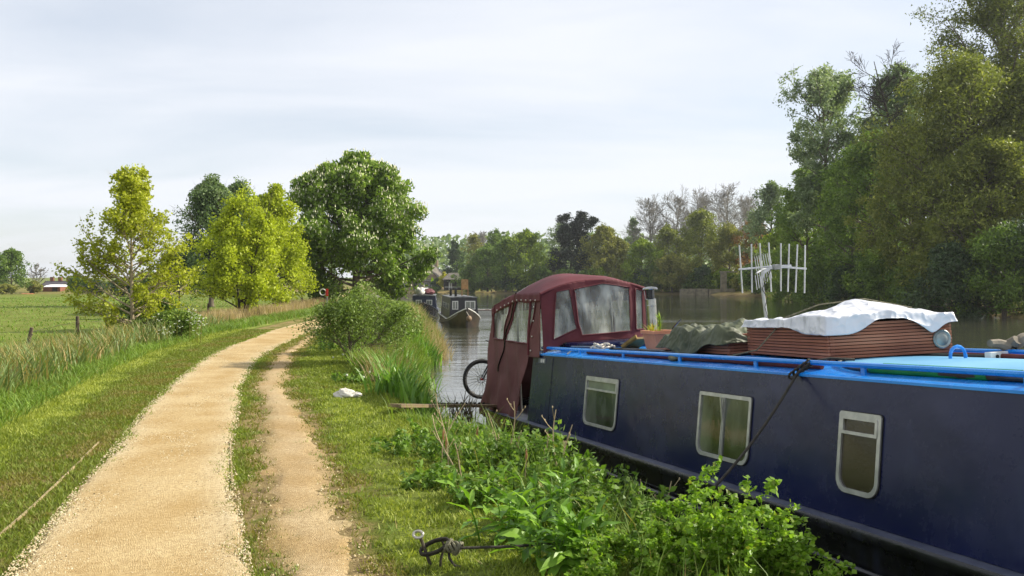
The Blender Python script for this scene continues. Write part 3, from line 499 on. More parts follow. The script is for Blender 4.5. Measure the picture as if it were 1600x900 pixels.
def weather(m, k=.45):
    t = m.node_tree; b = t.nodes['Principled BSDF']; tc = t.nodes.new('ShaderNodeTexCoord'); src = b.inputs['Base Color'].links[0].from_socket
    mp = t.nodes.new('ShaderNodeMapping'); mp.inputs['Scale'].default_value = (9, 9, .7); t.links.new(tc.outputs['Object'], mp.inputs[0])
    n = t.nodes.new('ShaderNodeTexNoise'); n.inputs['Scale'].default_value = 1.0; n.inputs['Detail'].default_value = 9; n.inputs['Roughness'].default_value = .65; t.links.new(mp.outputs[0], n.inputs[0])
    n2 = t.nodes.new('ShaderNodeTexNoise'); n2.inputs['Scale'].default_value = 2.2; n2.inputs['Detail'].default_value = 10; n2.inputs['Roughness'].default_value = .72; t.links.new(tc.outputs['Object'], n2.inputs[0])
    r = t.nodes.new('ShaderNodeValToRGB'); r.color_ramp.elements[0].position = .56; r.color_ramp.elements[1].position = .8; r.color_ramp.elements[0].color = (0, 0, 0, 1); r.color_ramp.elements[1].color = (k, k, k, 1)
    a = t.nodes.new('ShaderNodeMath'); a.operation = 'MULTIPLY_ADD'; a.inputs[1].default_value = .5; t.links.new(n.outputs[0], a.inputs[0]); h = t.nodes.new('ShaderNodeMath'); h.operation = 'MULTIPLY'; h.inputs[1].default_value = .55; t.links.new(n2.outputs[0], h.inputs[0]); t.links.new(h.outputs[0], a.inputs[2]); t.links.new(a.outputs[0], r.inputs[0])
    g = t.nodes.new('ShaderNodeMix'); g.data_type = 'RGBA'; t.links.new(r.outputs[0], g.inputs['Factor']); t.links.new(src, g.inputs['A']); g.inputs['B'].default_value = lin('#4c5674'); t.links.new(g.outputs['Result'], b.inputs['Base Color'])
    rr = t.nodes.new('ShaderNodeMapRange'); rr.inputs['From Min'].default_value = .3; rr.inputs['From Max'].default_value = .7; rr.inputs['To Min'].default_value = .14; rr.inputs['To Max'].default_value = .38; t.links.new(n2.outputs[0], rr.inputs[0]); t.links.new(rr.outputs[0], b.inputs['Roughness'])
    w = t.nodes.new('ShaderNodeTexNoise'); w.inputs['Scale'].default_value = 1.7; w.inputs['Detail'].default_value = 2; t.links.new(tc.outputs['Object'], w.inputs[0]); bp_ = t.nodes.new('ShaderNodeBump'); bp_.inputs['Distance'].default_value = .02; bp_.inputs['Strength'].default_value = .6; t.links.new(w.outputs[0], bp_.inputs['Height'])
    old = b.inputs['Normal'].links[0].from_node if b.inputs['Normal'].links else None
    if old: t.links.new(bp_.outputs[0], old.inputs['Normal'])
    else: t.links.new(bp_.outputs[0], b.inputs['Normal'])
weather(NAVY, .22); weather(BLUE, .08); weather(BLACK, .25)
boat = thing('narrowboat', 'long navy blue narrowboat with bright blue roof edge moored against the bank', 'narrowboat', mw=BM)
# hull
us = np.array([-3.0, -2.95, -2.8, -2.5, -2.0, -1.4, 0, 2, 4, 6, 8, 10, 11, 11.8, 12.6, 13.3, 13.9]); BH = 1.10
hw = np.array([.25, .45, .70, .95, 1.07, BH, BH, BH, BH, BH, BH, BH, BH, .98, .80, .5, .06]); shr = np.array([.0]*12+[.02, .08, .17, .27, .36])
def hullring(u, h, s, k):
    bot = -(.623+.052*u)-.35; c = CW/2; return [(u, c-h, s), (u, c-h-.012, s-.02), (u, c-h-.012, s-.07), (u, c-h+.015, s-.075), (u, c-h*.985, s-.3), (u, c-h*.93, bot), (u, c+h*.93, bot), (u, c+h*.985, s-.3), (u, c+h-.015, s-.075), (u, c+h+.012, s-.07), (u, c+h+.012, s-.02), (u, c+h, s)]
V = []; nr = 12
for k, u in enumerate(us): V += hullring(float(u), float(hw[k]), float(shr[k]), k)
Fc = [(k*nr+q, (k+1)*nr+q, (k+1)*nr+q+1, k*nr+q+1) for k in range(len(us)-1) for q in range(nr-1)]
Fc += [tuple(range(nr)), tuple(range((len(us)-1)*nr, len(us)*nr))[::-1]]
MB().add(V, Fc).build('hull', BLACK, boat, smooth=True)
dk = MB(); V = []
for k, u in enumerate(us): V += [(float(u), CW/2-hw[k]+.004, shr[k]-.004), (float(u), CW/2+hw[k]-.004, shr[k]-.004)]
dk.add(V, [(2*k, 2*k+1, 2*k+3, 2*k+2) for k in range(len(us)-1)]).build('gunwale', GUNW, boat)
m = MB()
m.tube([(-2.4+.4*k, -.125, -.26) for k in range(34)], .018, 6).build('rubbing_strake', BLACK, boat)
for uu in (-2.45,):
    MB().box((uu-.05, CW/2, .05), (.9, 1.5, .09)).build('stern_deck', BLACK, boat, bevel=.01)
# cabin sides
U0, U1 = 0.0, 11.2
cs = MB(); nu = 30
for sgn in (0, 1):
    V = []
    for k in range(nu+1):
        u = U0+(U1-U0)*k/nu
        for w in (0, .3, .65, HS): y_ = TUM*w/HS; V.append((u, y_ if not sgn else CW-y_, w))
    Fc = [(k*4+q, (k+1)*4+q, (k+1)*4+q+1, k*4+q+1) for k in range(nu) for q in range(3)]
    cs.add(V, Fc if not sgn else [f[::-1] for f in Fc])
for u, fl in ((U0, 1), (U1, 0)):
    q = [(u, 0, 0), (u, CW, 0), (u, CW-TUM, HS), (u, TUM, HS)]; cs.add(q, [(3, 2, 1, 0) if fl else (0, 1, 2, 3)])
cs.build('cabin', NAVY, boat)
MB().box((.86, TUM*.5-.004, HS*.5), (.006, .004, .9), Matrix.Rotation(-.149, 3, 'X')).build('panel_joint', RUBR, boat)
# roof: cambered sheet with a rounded edge
def roofz(v): return HS+.012+.055*(1-((v-CW/2)/(CW/2-TUM))**2)
vr = [TUM-.014, TUM-.012, TUM+.01, TUM+.05, .35, .6, CW/2]; vr = vr+[CW-q for q in vr[:-1][::-1]]
V = []; nn = len(vr); m_ = 41
for k in range(m_):
    u = U0-.05+(U1-U0+.1)*k/(m_-1)
    for q, v in enumerate(vr): V.append((u, v, HS-.014 if q in (0, nn-1) else (HS+.004 if q in (1, nn-2) else roofz(v))))
Fc = [(k*nn+q, (k+1)*nn+q, (k+1)*nn+q+1, k*nn+q+1) for k in range(m_-1) for q in range(nn-1)]+[tuple(range(nn)), tuple(range((m_-1)*nn, m_*nn))[::-1]]
MB().add(V, Fc).build('roof', BLUE, boat, smooth=True)
# faded fore part of the roof with a rounded end, and the seam round it
def roofpatch(u0, u1, hw_, dz):
    V = []; K = 26; us_ = []
    for k in range(K):
        t_ = k/(K-1); u = u0+(u1-u0)*t_**1.6; h = hw_*math.sqrt(max(1-(1-min((u-u0)/.9, 1))**2, 0.0004)); us_.append((u, h))
        for q in range(9): v = CW/2-h+2*h*q/8; V.append((u, v, roofz(v)+dz))
    return V, [(k*9+q, (k+1)*9+q, (k+1)*9+q+1, k*9+q+1) for k in range(K-1) for q in range(8)], us_
V, Fc, edge_ = roofpatch(6.15, 11.1, .70, .008)
MB().add(V, Fc).build('roof_panel', PALEB, boat, smooth=True)
hose = mat('dark_rubber_hose', '#2a2c29', '#44443c', 8, .6)
MB().tube([(u-.02, CW/2-h-.01, roofz(CW/2-h)+.02) for u, h in edge_[::-1][6:]]+[(u-.02, CW/2+h+.01, roofz(CW/2+h)+.02) for u, h in edge_[1:20]], .012, 6).build('seam', hose, boat, smooth=True)
# hand rails on small feet
for v in (TUM+.085, CW-TUM-.085):
    r_ = MB().tube([(.15+.3*k, v, roofz(v)+.062) for k in range(37)], .019, 8).build('handrail', BLUE, boat, smooth=True)
    for k in range(8): MB().box((1.6+1.35*k, v, roofz(v)+.022), (.045, .016, .05)).build('rail_foot', BLUE, r_)
# windows
def rrect(u0, u1, w0, w1, rb, rt, n=5):
    P = []
    for (cx, cy, a0, r) in ((u1-rb, w0+rb, -90, rb), (u1-rt, w1-rt, 0, rt), (u0+rt, w1-rt, 90, rt), (u0+rb, w0+rb, 180, rb)):
        for k in range(n+1): a = R_(a0+90*k/n); P.append((cx+r*math.cos(a), cy+r*math.sin(a)))
    return P
def ring(name, Po, Pi, d0, d1, m, par):
    n = len(Po); V = [side(*p, d0) for p in Po]+[side(*p, d1) for p in Po]+[side(*p, d1) for p in Pi]+[side(*p, d0) for p in Pi]
    Fc = []
    for k in range(n):
        j = (k+1) % n
        for a, b in ((0, n), (n, 2*n), (2*n, 3*n)): Fc.append((a+k, a+j, b+j, b+k))
    return MB().add(V, Fc).build(name, m, par, smooth=True)
def plate(name, P, d, m, par): return MB().add([side(*p, d) for p in P], [tuple(range(len(P)))]).build(name, m, par)
def window(u0, u1, w0, w1, kind, lab):
    Po = rrect(u0, u1, w0, w1, .10, .025); Pi = rrect(u0+.032, u1-.032, w0+.032, w1-.032, .075, .012)
    wn_ = ring('window', Po, Pi, -.002, .018, ALU, boat); wn_['label'] = lab
    ring('seal', rrect(u0-.006, u1+.006, w0-.006, w1+.006, .105, .03), rrect(u0+.002, u1-.002, w0+.002, w1-.002, .10, .025), -.002, .008, RUBR, wn_)
    gm_ = {'hopper': PANE, 'slide': PANE, 'frost': PANE2}[kind]
    if kind == 'slide':
        um = (u0+u1)/2; plate('pane', [p if p[0] < um else (um, p[1]) for p in Pi], .004, gm_, wn_); plate('pane', [p if p[0] > um else (um, p[1]) for p in Pi], .0065, gm_, wn_)
        ring('mullion', rrect(um-.018, um+.018, w0+.02, w1-.02, .004, .004, 1), rrect(um-.006, um+.006, w0+.03, w1-.03, .002, .002, 1), .003, .02, ALU, wn_)
        MB().box(side(um, (w0+w1)/2, .01), (.022, .012, w1-w0-.05)).build('mullion', ALU, wn_)
    else:
        wm_ = w1-(w1-w0)*.28
        plate('pane', [p for p in Pi if p[1] < wm_-.001]+[(u0+.032, wm_), (u1-.032, wm_)][::1], .004, gm_, wn_) if False else plate('pane', Pi, .004, gm_, wn_)
        plate('top_pane', [(u0+.05, wm_+.02), (u1-.05, wm_+.02), (u1-.05, w1-.05), (u0+.05, w1-.05)], .009, PANEP if kind == 'hopper' else gm_, wn_)
        ring('hopper_frame', rrect(u0+.030, u1-.030, wm_, w1-.03, .006, .012, 2), rrect(u0+.052, u1-.052, wm_+.022, w1-.052, .004, .006, 2), .006, .024, ALU, wn_)
window(2.13, 3.09, .165, .736, 'hopper', 'aluminium window with grey top pane next to the hood')
window(4.91, 5.77, .170, .730, 'slide', 'aluminium window with two sliding panes')
window(6.895, 7.32, .176, .722, 'frost', 'narrow aluminium window with brownish frosted glass')
window(9.0, 9.45, .176, .722, 'frost', 'narrow aluminium window toward the bow')
# registration plate, vent and lifting hoop
pl_ = MB().box(side(.42, .86, .004), (.3, .006, .07), Matrix.Rotation(-.149, 3, 'X')).build('name_plate', mat('plate_grey', '#4a5256', '#5a6266', 9, .5), boat)
WHT = mat('white_paint', '#c9c9c4', '#dedcd4', 9, .5)
for k, (du, hh_) in enumerate(((-.04, .045), (.0, .052), (.05, .04), (.085, .05))):
    MB().box(side(.42+du, .86, .0085), (.022, .003, hh_), Matrix.Rotation(-.149, 3, 'X')).build('plate_mark', WHT, pl_)
c = bp(1497, 560, 2, 1.02); hp = MB().tube([(c.x+.0, c.y-.07+.14*0, 1.0)]+[(c.x, c.y-.07*math.cos(a), 1.04+.07*math.sin(a)) for a in np.linspace(0, math.pi, 9)]+[(c.x, c.y+.07, 1.0)], .013, 8).box((c.x, c.y-.07, 1.01), (.06, .06, .012)).box((c.x, c.y+.07, 1.01), (.06, .06, .012)).build('lifting_hoop', BLUE, boat, smooth=True)
c = bp(1565, 555, 2, 1.0); vp = MB().box((6.75, 1.72, roofz(1.72)+.03), (.06, .30, .07)).build('cleat_plate', WHT, boat, bevel=.006)
for k in range(4): MB().lathe([(.014, 0), (.014, .006)], 10).build('hole', RUBR, vp).matrix_basis = Matrix.Translation((6.782, 1.63+.06*k, roofz(1.72)+.03)) @ Matrix.Rotation(R_(90), 4, 'Y')
# sliding hatch and doors end
MB().box((.62, CW/2, 1.05), (.95, 1.0, .09)).build('sliding_hatch', NAVY, boat, bevel=.012)

# ------------------------------------------------------------------ burgundy hood over the stern
FAB = mat('burgundy_canvas', '#55252a', '#672f35', 3, .7, .004, 14, spec=.3); FAB2 = mat('brownish_burgundy_canvas', '#5a3735', '#6b4543', 2.5, .75, .006, 9, spec=.25)  # second canvas is browner and less saturated, for side, rear and far panels
def vinyl():
    m = bpy.data.materials.new('clear_vinyl'); m.use_nodes = True; t = m.node_tree; o = t.nodes['Material Output']; b = t.nodes['Principled BSDF']
    b.inputs['Base Color'].default_value = lin('#d6d8ce'); b.inputs['Roughness'].default_value = .12; b.inputs['Specular IOR Level'].default_value = .8
    tr = t.nodes.new('ShaderNodeBsdfTransparent'); tr.inputs[0].default_value = (.9, .92, .88, 1); tcn = t.nodes.new('ShaderNodeTexCoord'); mpn = t.nodes.new('ShaderNodeMapping'); mpn.inputs['Rotation'].default_value = (.5, .55, .3); mpn.inputs['Scale'].default_value = (1, 1, .35); t.links.new(tcn.outputs['Object'], mpn.inputs[0])
    n = t.nodes.new('ShaderNodeTexNoise'); n.inputs['Scale'].default_value = 7; n.inputs['Detail'].default_value = 3; t.links.new(mpn.outputs[0], n.inputs[0])
    r = t.nodes.new('ShaderNodeValToRGB'); r.color_ramp.elements[0].position = .38; r.color_ramp.elements[0].color = (.16, .16, .16, 1); r.color_ramp.elements[1].position = .70; r.color_ramp.elements[1].color = (.6, .6, .6, 1); t.links.new(n.outputs[0], r.inputs[0])
    bm_ = t.nodes.new('ShaderNodeBump'); bm_.inputs['Distance'].default_value = .03; t.links.new(n.outputs[0], bm_.inputs['Height']); t.links.new(bm_.outputs[0], b.inputs['Normal'])
    mx_ = t.nodes.new('ShaderNodeMixShader'); t.links.new(r.outputs[0], mx_.inputs[0]); t.links.new(tr.outputs[0], mx_.inputs[1]); t.links.new(b.outputs[0], mx_.inputs[2]); t.links.new(mx_.outputs[0], o.inputs[0]); return m
VIN = vinyl()
hood = thing('stern_hood', 'burgundy canvas hood with clear plastic windows over the stern of the blue narrowboat', 'boat hood', mw=BM)
UF, UR = .36, -2.15
def shoulder(u): return np.interp(u, [-2.3, -2.05, -1.5, -.75, .36, .5], [1.60, 1.66, 1.76, 1.84, 1.80, 1.8])
def crownw(u): return np.interp(u, [-2.3, -2.05, -1.6, -.9, -.4, .0, .36, .5], [1.70, 1.78, 1.96, 2.10, 2.12, 2.06, 1.97, 1.95])
VN, VF = .17, CW-.17
def roofsurf(u, q, lift=0):
    """q 0..1 from near eave to far eave"""
    v = VN-.012+(VF-VN+.024)*q; s = np.abs(2*q-1); w = shoulder(u)+(crownw(u)-shoulder(u))*(1-s**2.1)+lift
    return np.stack([u, v, w], -1)
sag = lambda u, q: .012*np.sin(9*q+3*u)+.015*np.sin(u*7+1)*(1-np.abs(2*q-1))
def froof(a, b):
    u = UR+(UF-UR+.02)*a; P = roofsurf(u, b); P[:, 2] += sag(u, b)+.012*(fbm(u*5, b*6, 3)-.5); return P
hr_ = grid('roof_panel', froof, 70, 60, FAB, hood, solid=.004)
# valance hanging from the near eave with studs, then the near side with two windows and a door seam
def fval(a, b):
    u = UR+(UF-UR+.02)*a; return np.stack([u, VN-.016-.004*b+.004*np.sin(u*22), shoulder(u)-.12*b+.008*np.sin(u*6)*b+.01*(1-b)], -1)
grid('valance', fval, 70, 5, FAB, hood, solid=.004)
def pxpoly(pts, ax, val): 
    q = [bp(px, py, ax, val) for px, py in pts]; return [(p.x, p.z) if ax == 1 else (p.y, p.z) for p in q]
W1p = pxpoly([(808, 462), (837, 470), (831, 537), (796, 532)], 1, .15); W2p = pxpoly([(799, 463), (772, 478), (774, 528), (790, 531)], 1, .15)
UA, UB, WA, WB = -2.62, UF, -.16, 1.9
def sidev(u, w): return np.clip(.0+.17*np.clip(w, 0, 1.8)/1.75, -.03, .2)-.03*np.exp(-((w+.1)/.25)**2)
def fside(a, b, off=0):
    u = UA+(UB-UA)*a; w = WA+(WB-WA)*b; wr = .016*np.sin(u*11+4*w)+.022*(fbm(u*2.4+w*1.2, w*1.7-u, 8)-.5)*sm(1.4, .4, w)*2+.02*np.sin(w*5-u*7)*sm(1.1, .2, w)
    return np.stack([u, sidev(u, w)+wr*sm(1.75, 1.3, w)+off, w], -1)
def sk(a, b, hole=True):
    u = UA+(UB-UA)*a; w = WA+(WB-WA)*b; rear = np.interp(w, [-.2, .3, 1.66], [-2.55, -2.32, -2.12]); fr_ = np.where(w < .9, -.52+.42*w/.9, UF)
    k = (u > rear) & (u < fr_) & (w < shoulder(u)-.01) & (w > -.13+.03*np.sin(u*9)+.02*np.sin(u*23))
    if hole: k &= ~(inpoly(u, w, W1p) | inpoly(u, w, W2p))
    return k
grid('side_panel', fside, 160, 115, FAB2, hood, keep=sk, solid=.004)
grid('side_window', lambda a, b: fside(a, b, .006), 120, 90, VIN, hood, keep=lambda a, b: sk(a, b, False) & (inpoly(UA+(UB-UA)*a, WA+(WB-WA)*b, W1p)))
grid('side_window', lambda a, b: fside(a, b, .006), 120, 90, VIN, hood, keep=lambda a, b: sk(a, b, False) & (inpoly(UA+(UB-UA)*a, WA+(WB-WA)*b, W2p)))
def pts_side(P, off=-.012, n=14):
    o_ = []
    for (a, b), (c_, d_) in zip(P[:-1], P[1:]):
        for t_ in np.linspace(0, 1, n)[:-1]: u = a+(c_-a)*t_; w = b+(d_-b)*t_; o_.append(tuple(fside(np.array([(u-UA)/(UB-UA)]), np.array([(w-WA)/(WB-WA)]), off)[0]))
    return o_
for P in (W1p, W2p): MB().tube(pts_side(P+[P[0]]), .012, 6, closed=True).build('window_hem', FAB, hood, smooth=True)
MB().tube(pts_side(pxpoly([(805, 457), (797, 510), (786, 585)], 1, .15)), .012, 6).build('zip_seam', BLACK, hood, smooth=True)
MB().tube(pts_side([(-.02, .93), (-.03, 1.4), (-.04, 1.78)], -.016), .02, 6).build('corner_piping', FAB, hood, smooth=True)
BRS = mat('bright_studs', '#b5b0a2', '#d0ccc0', 20, .3, metal=.7)
SP = [(u, VN-.026, float(shoulder(np.array(u)))-.09) for u in np.linspace(-2.0, .2, 11)]+[tuple(fside(np.array([(.1-UA)/(UB-UA)]), np.array([(w-WA)/(WB-WA)]), -.012)[0]) for w in (1.0, 1.2, 1.42, 1.62)]
sm_ = MB().ball((0, 0, 0), .014, 8, 4).mesh('stud', BRS, True)
for p in SP: obj('stud', sm_, hood).location = tuple(map(float, p))
# front with three windows, standing on the hatch
FW = [pxpoly(p, 0, UF) for p in ([(894, 452), (938, 443), (981, 449), (982, 517), (940, 521), (906, 524), (900, 505)], [(867, 456), (887, 452), (898, 514), (863, 531)], [(991, 451), (1003, 454), (1003, 514), (991, 515)])]
VA, VB = .05, CW-.05; WA2, WB2 = .93, 2.1
def ffront(a, b, off=0):
    v = VA+(VB-VA)*a; w = WA2+(WB2-WA2)*b; return np.stack([UF+.10*(1-((v-CW/2)/.85)**2)*(1-.3*b)+.012*np.sin(v*9+w*5)*.6+.014*(fbm(v*4, w*3, 9)-.5)+off, v, w], -1)
def fk(a, b, hole=True):
    v = VA+(VB-VA)*a; w = WA2+(WB2-WA2)*b; q = (v-VN)/(VF-VN); s = np.abs(2*q-1); topw = shoulder(UF)+(crownw(UF)-shoulder(UF))*(1-np.clip(s, 0, 1)**2.1)
    lo = np.interp(np.abs(v-CW/2), [0, .5, .62, .83], [1.10, 1.10, 1.04, .965])
    k = (q > 0) & (q < 1) & (w < topw) & (w > lo)
    if hole:
        for P in FW: k &= ~inpoly(v, w, P)
    return k
grid('front_panel', ffront, 130, 92, FAB, hood, keep=fk, solid=.004)
for P in FW: grid('front_window', lambda a, b: ffront(a, b, -.006), 110, 80, VIN, hood, keep=lambda a, b, P=P: fk(a, b, False) & inpoly(VA+(VB-VA)*a, WA2+(WB2-WA2)*b, P))
for P in FW:
    pp = []
    for (a, b), (c_, d_) in zip(P, P[1:]+P[:1]):
        for t_ in np.linspace(0, 1, 10)[:-1]: v = a+(c_-a)*t_; w = b+(d_-b)*t_; pp.append(tuple(ffront(np.array([(v-VA)/(VB-VA)]), np.array([(w-WA2)/(WB2-WA2)]), .008)[0]))
    MB().tube(pp, .010, 6, closed=True).build('window_hem', FAB, hood, smooth=True)
MB().tube([tuple(p) for p in roofsurf(np.full(30, UF+.02), np.linspace(0, 1, 30), -.005)], .022, 8).build('front_hoop', FAB, hood, smooth=True)
MB().tube([tuple(p) for p in roofsurf(np.full(30, -.9), np.linspace(0, 1, 30), -.02)], .014, 8).build('hoop', ALU, hood, smooth=True)
# rear and far side close it, with clear windows above the waist
def frear(a, b): u = np.interp(b, [0, .25, 1], [-2.55, -2.32, -2.12]); w = -.1+1.78*b+.12*(1-(2*a-1)**2)*b; return np.stack([u-.05*np.sin(a*3.1), .0+.17*b+(CW-.34*b)*a, w], -1)
hole = lambda a, b: (b > .52) & (b < .9) & (a > .1) & (a < .9) & (np.abs(a-.5) > .03)
grid('rear_panel', frear, 60, 60, FAB2, hood, solid=.004, keep=lambda a, b: ~hole(a, b)); grid('rear_window', frear, 60, 60, VIN, hood, keep=hole)
ffar = lambda a, b: np.stack([-2.4+2.3*a+.45*a*sm(.5, .56, b), CW-.17*b, -.1+(shoulder(-2.2+2.5*a)+.1)*b], -1)
hole2 = lambda a, b: (b > .56) & (b < .92) & (a > .06) & (a < .94) & (np.abs(a-.5) > .03)
grid('far_panel', ffar, 60, 60, FAB2, hood, solid=.004, keep=lambda a, b: ~hole2(a, b)); grid('far_window', ffar, 60, 60, VIN, hood, keep=hole2)
GREY = mat('galvanised_tube', '#7d7f7e', '#979997', 10, .4, metal=.5)
for v in (.2, CW-.2): MB().tube([(-.9, v, .02), (-.9, v, 1.8)], .02, 8).build('hoop_post', GREY, hood)
# timber post, mugs and a coat seen inside the hood
o_ = thing('hung_jacket', 'dark jacket hanging inside the burgundy hood', 'jacket', mw=BM @ Matrix.Translation((-.5, 1.0, .9)))
MB().ball((0, 0, .45), (.07, .2, .42), 12, 8).ball((0, -.2, .4), (.06, .07, .33), 10, 6).ball((0, .2, .4), (.06, .07, .33), 10, 6).build('jacket_body', mat('dark_wool', '#23262b', '#33363a', 8, .9), o_, smooth=True); MB().tube([(0, 0, .86), (0, 0, 1.1)], .006, 6).build('hanger_hook', GREY, o_)
for v, lb in ((.72, 'small white lantern hung behind the hood window away from the chimney'), (1.28, 'small white lantern hung behind the hood window toward the chimney')):
    o_ = thing('lantern', lb, 'lantern', group='lanterns in the hood', mw=BM @ Matrix.Translation((.2, v, 1.72)))
    MB().lathe([(.02, 0), (.035, .01), (.035, .09), (.02, .1)], 12).build('lantern_body', WHT, o_, smooth=True); MB().tube([(0, 0, .1), (0, 0, .26)], .004, 5).build('hook', GREY, o_)
o_ = thing('ladder_plank', 'weathered timber plank standing upright inside the hood', 'plank', mw=BM @ Matrix.Translation((-.3, 1.12, 0)))
MB().box((0, 0, .95), (.03, .13, 1.9)).build('board', mat('weathered_timber', '#6c6354', '#8a7f6c', 5, .85, .003, 20, stretch=(1, 1, .2)), o_)

# ------------------------------------------------------------------ things on the cabin roof
def roofthing(name, label, cat, u, v, rz=0, group=None, dz=0): return thing(name, label, cat, group=group, mw=BM @ Matrix.Translation((u, v, roofz(v)+dz)) @ Matrix.Rotation(rz, 4, 'Z'))
STEEL = mat('polished_steel', '#8d8f8b', '#a9aaa6', 14, .12, metal=1)
o_ = roofthing('chimney', 'polished steel flue with flat cap on black base beside the hood', 'chimney', .86, 1.63)
MB().lathe([(.075, -.01), (.075, .02), (.06, .03), (.06, .22)], 20).build('chimney_base', BLACK, o_, smooth=True)
MB().lathe([(.066, .22), (.078, .225), (.078, .66), (.066, .67)], 24).build('flue', STEEL, o_, smooth=True)
MB().lathe([(.06, .67), (.06, .80)], 16).build('inner_pipe', BLACK, o_, smooth=True)
MB().lathe([(.06, .80), (.108, .795), (.11, .805), (.09, .828), (.03, .838)], 24).build('cowl', STEEL, o_, smooth=True)
for k in range(3): MB().tube([(.07*math.cos(k*2.1), .07*math.sin(k*2.1), .66), (.085*math.cos(k*2.1), .085*math.sin(k*2.1), .8)], .005, 5).build('bracket', STEEL, o_)
MB().lathe([(.0795, .56), (.0805, .565), (.0805, .575), (.0795, .58)], 24).build('band', STEEL, o_, smooth=True)
# terracotta window box with two plants
TER = mat('terracotta_plastic', '#bd7a56', '#cc8a66', 5, .6, .001, 20); SOIL = mat('potting_soil', '#2c2018', '#42311f', 20, .95, .01, 30)
o_ = roofthing('window_box', 'terracotta trough planter standing on the boat roof beside the tarpaulin', 'planter', 2.46, .92, rz=R_(-14), dz=.0)
def trough(l0, w0, l1, w1, h, th):
    V = []
    for (l_, w_, z_) in ((l0, w0, 0), (l1, w1, h-.04), (l1+.04, w1+.04, h-.04), (l1+.04, w1+.04, h), (l1-th, w1-th, h), (l1-th*2, w1-th*2, h-.05)):
        for sx, sy in ((-1, -1), (1, -1), (1, 1), (-1, 1)): V.append((sx*l_/2, sy*w_/2, z_))
    Fc = [(3, 2, 1, 0)]+[(r*4+k, r*4+(k+1) % 4, r*4+4+(k+1) % 4, r*4+4+k) for r in range(5) for k in range(4)]; return V, Fc
V, Fc = trough(.66, .17, .74, .23, .23, .03); MB().add(V, Fc).build('trough', TER, o_, bevel=.004)
for k in range(5): MB().box((.345+.02*0, -.07+.035*k, .095), (.012, .012, .18), Matrix.Rotation(.2, 3, 'Y')).build('rib', TER, o_)
MB().box((0, 0, .18), (.66, .15, .01)).build('soil', SOIL, o_)
PLG = leafmat('planter_leaves', ['#5c7a1c', '#7d9a2c', '#97a83a', '#b49a3a'], .35)
def blades(rg, base, n, h, w, spread, bend, vm=.5, vs=.2, seg=4, tipw=.1):
    """n long leaves rising from base points (n,3); returns verts, quads, v"""
    az = rg.uniform(0, 6.28, n); ln = h*rg.uniform(.55, 1.1, n); t_ = np.linspace(0, 1, seg+1); sp = spread*rg.uniform(.2, 1, n); bd = bend*rg.uniform(.3, 1.2, n)
    hd = np.stack([np.cos(az), np.sin(az), 0*az], 1); wd = np.stack([-np.sin(az+rg.normal(size=n)*.5), np.cos(az+rg.normal(size=n)*.5), 0*az], 1)
    r = (sp[:, None]*t_+bd[:, None]*t_**2.2)*ln[:, None]; zz = ln[:, None]*(t_-.45*np.minimum(bd, 1.2)[:, None]*t_**2.6)
    C = base[:, None]+hd[:, None]*r[..., None]+np.array([0, 0, 1.])*zz[..., None]; ww = (np.broadcast_to(np.asarray(w, float), (n,))[:, None]*np.interp(t_, [0, .25, .6, 1], [.6, 1, .8, tipw]))[..., None]*wd[:, None]*.5
    V = np.stack([C-ww, C+ww], 2); k = np.arange(n)[:, None]*(seg+1)*2+np.arange(seg)[None]*2
    Q = np.stack([k, k+1, k+3, k+2], -1).reshape(-1, 4); v = np.clip(vm+rg.normal(size=n)*vs, 0, 1)
    return V.reshape(-1, 3), Q, np.repeat(v, (seg+1)*2)
for k, (u, nme, hh, lb) in enumerate(((2.30, 'potted_plant', .13, 'low spiky yellow-green plant in the terracotta trough'), (2.60, 'potted_plant', .27, 'taller upright green shoot in the terracotta trough'))):
    pz = roofz(1.)+.18; o_ = thing(nme, lb, 'plant', mw=BM @ Matrix.Translation((u, .94-.06*k, pz)))
    n = 34; rgk = np.random.default_rng(40+k); Bs = np.stack([rgk.normal(size=n)*.04, rgk.normal(size=n)*.03, rgk.uniform(0, hh*.75 if k else .02, n)], 1)*(np.array([.3, .3, 1]) if k else 1)
    V, Q, v = blades(rgk, Bs, n, .11 if k else .15, .014, .7, .5, .3 if k else .75); obj('leaves', raw('leaves', V, [Q], PLG, v=v), o_); MB().tube([(0, 0, -.02), (.005, 0, hh*.8)], .006, 6).build('stem', PLG, o_)
o_ = roofthing('solar_lamp', 'small black solar lamp on a bent stalk beside the planter', 'lamp', 2.92, .98)
MB().tube([(0, 0, 0), (0, 0, .2), (-.03, -.01, .27)], .008, 6).build('stalk', BLACK, o_); MB().box((-.06, -.01, .30), (.15, .09, .012), Matrix.Rotation(-.5, 3, 'Y') @ Matrix.Rotation(.6, 3, 'X')).build('panel', mat('solar_black', '#0d0f14', '#161a22', 9, .2), o_, bevel=.003)
# ochre board tilted beside the planter, rope heap, navy tray
o_ = roofthing('timber_tray', 'mossy brown wooden tray tipped up beside the planter', 'tray', 1.86, .92, R_(20), dz=.07)
MB().box((0, 0, 0), (.3, .3, .03), Matrix.Rotation(-.45, 3, 'Y')).build('board', mat('mossy_board', '#4d3d17', '#6e5a26', 8, .8, .002, 20), o_, bevel=.004); 
for s in (-1, 1): MB().box((0, s*.14, .02), (.3, .02, .05), Matrix.Rotation(-.45, 3, 'Y')).build('lip', mat('tray_lip', '#7a6028', '#93763a', 9, .8), o_)
ROPEW = mat('pale_rope', '#a9a294', '#cbc5b8', 30, .9, .004, 60); ROPEB = mat('dark_rope', '#26231e', '#3c372f', 30, .9, .004, 60); ROPEG = mat('grey_green_rope', '#5a5847', '#7b775f', 40, .9, .004, 70)
rgk = np.random.default_rng(9); tt = np.linspace(0, 1, 160)
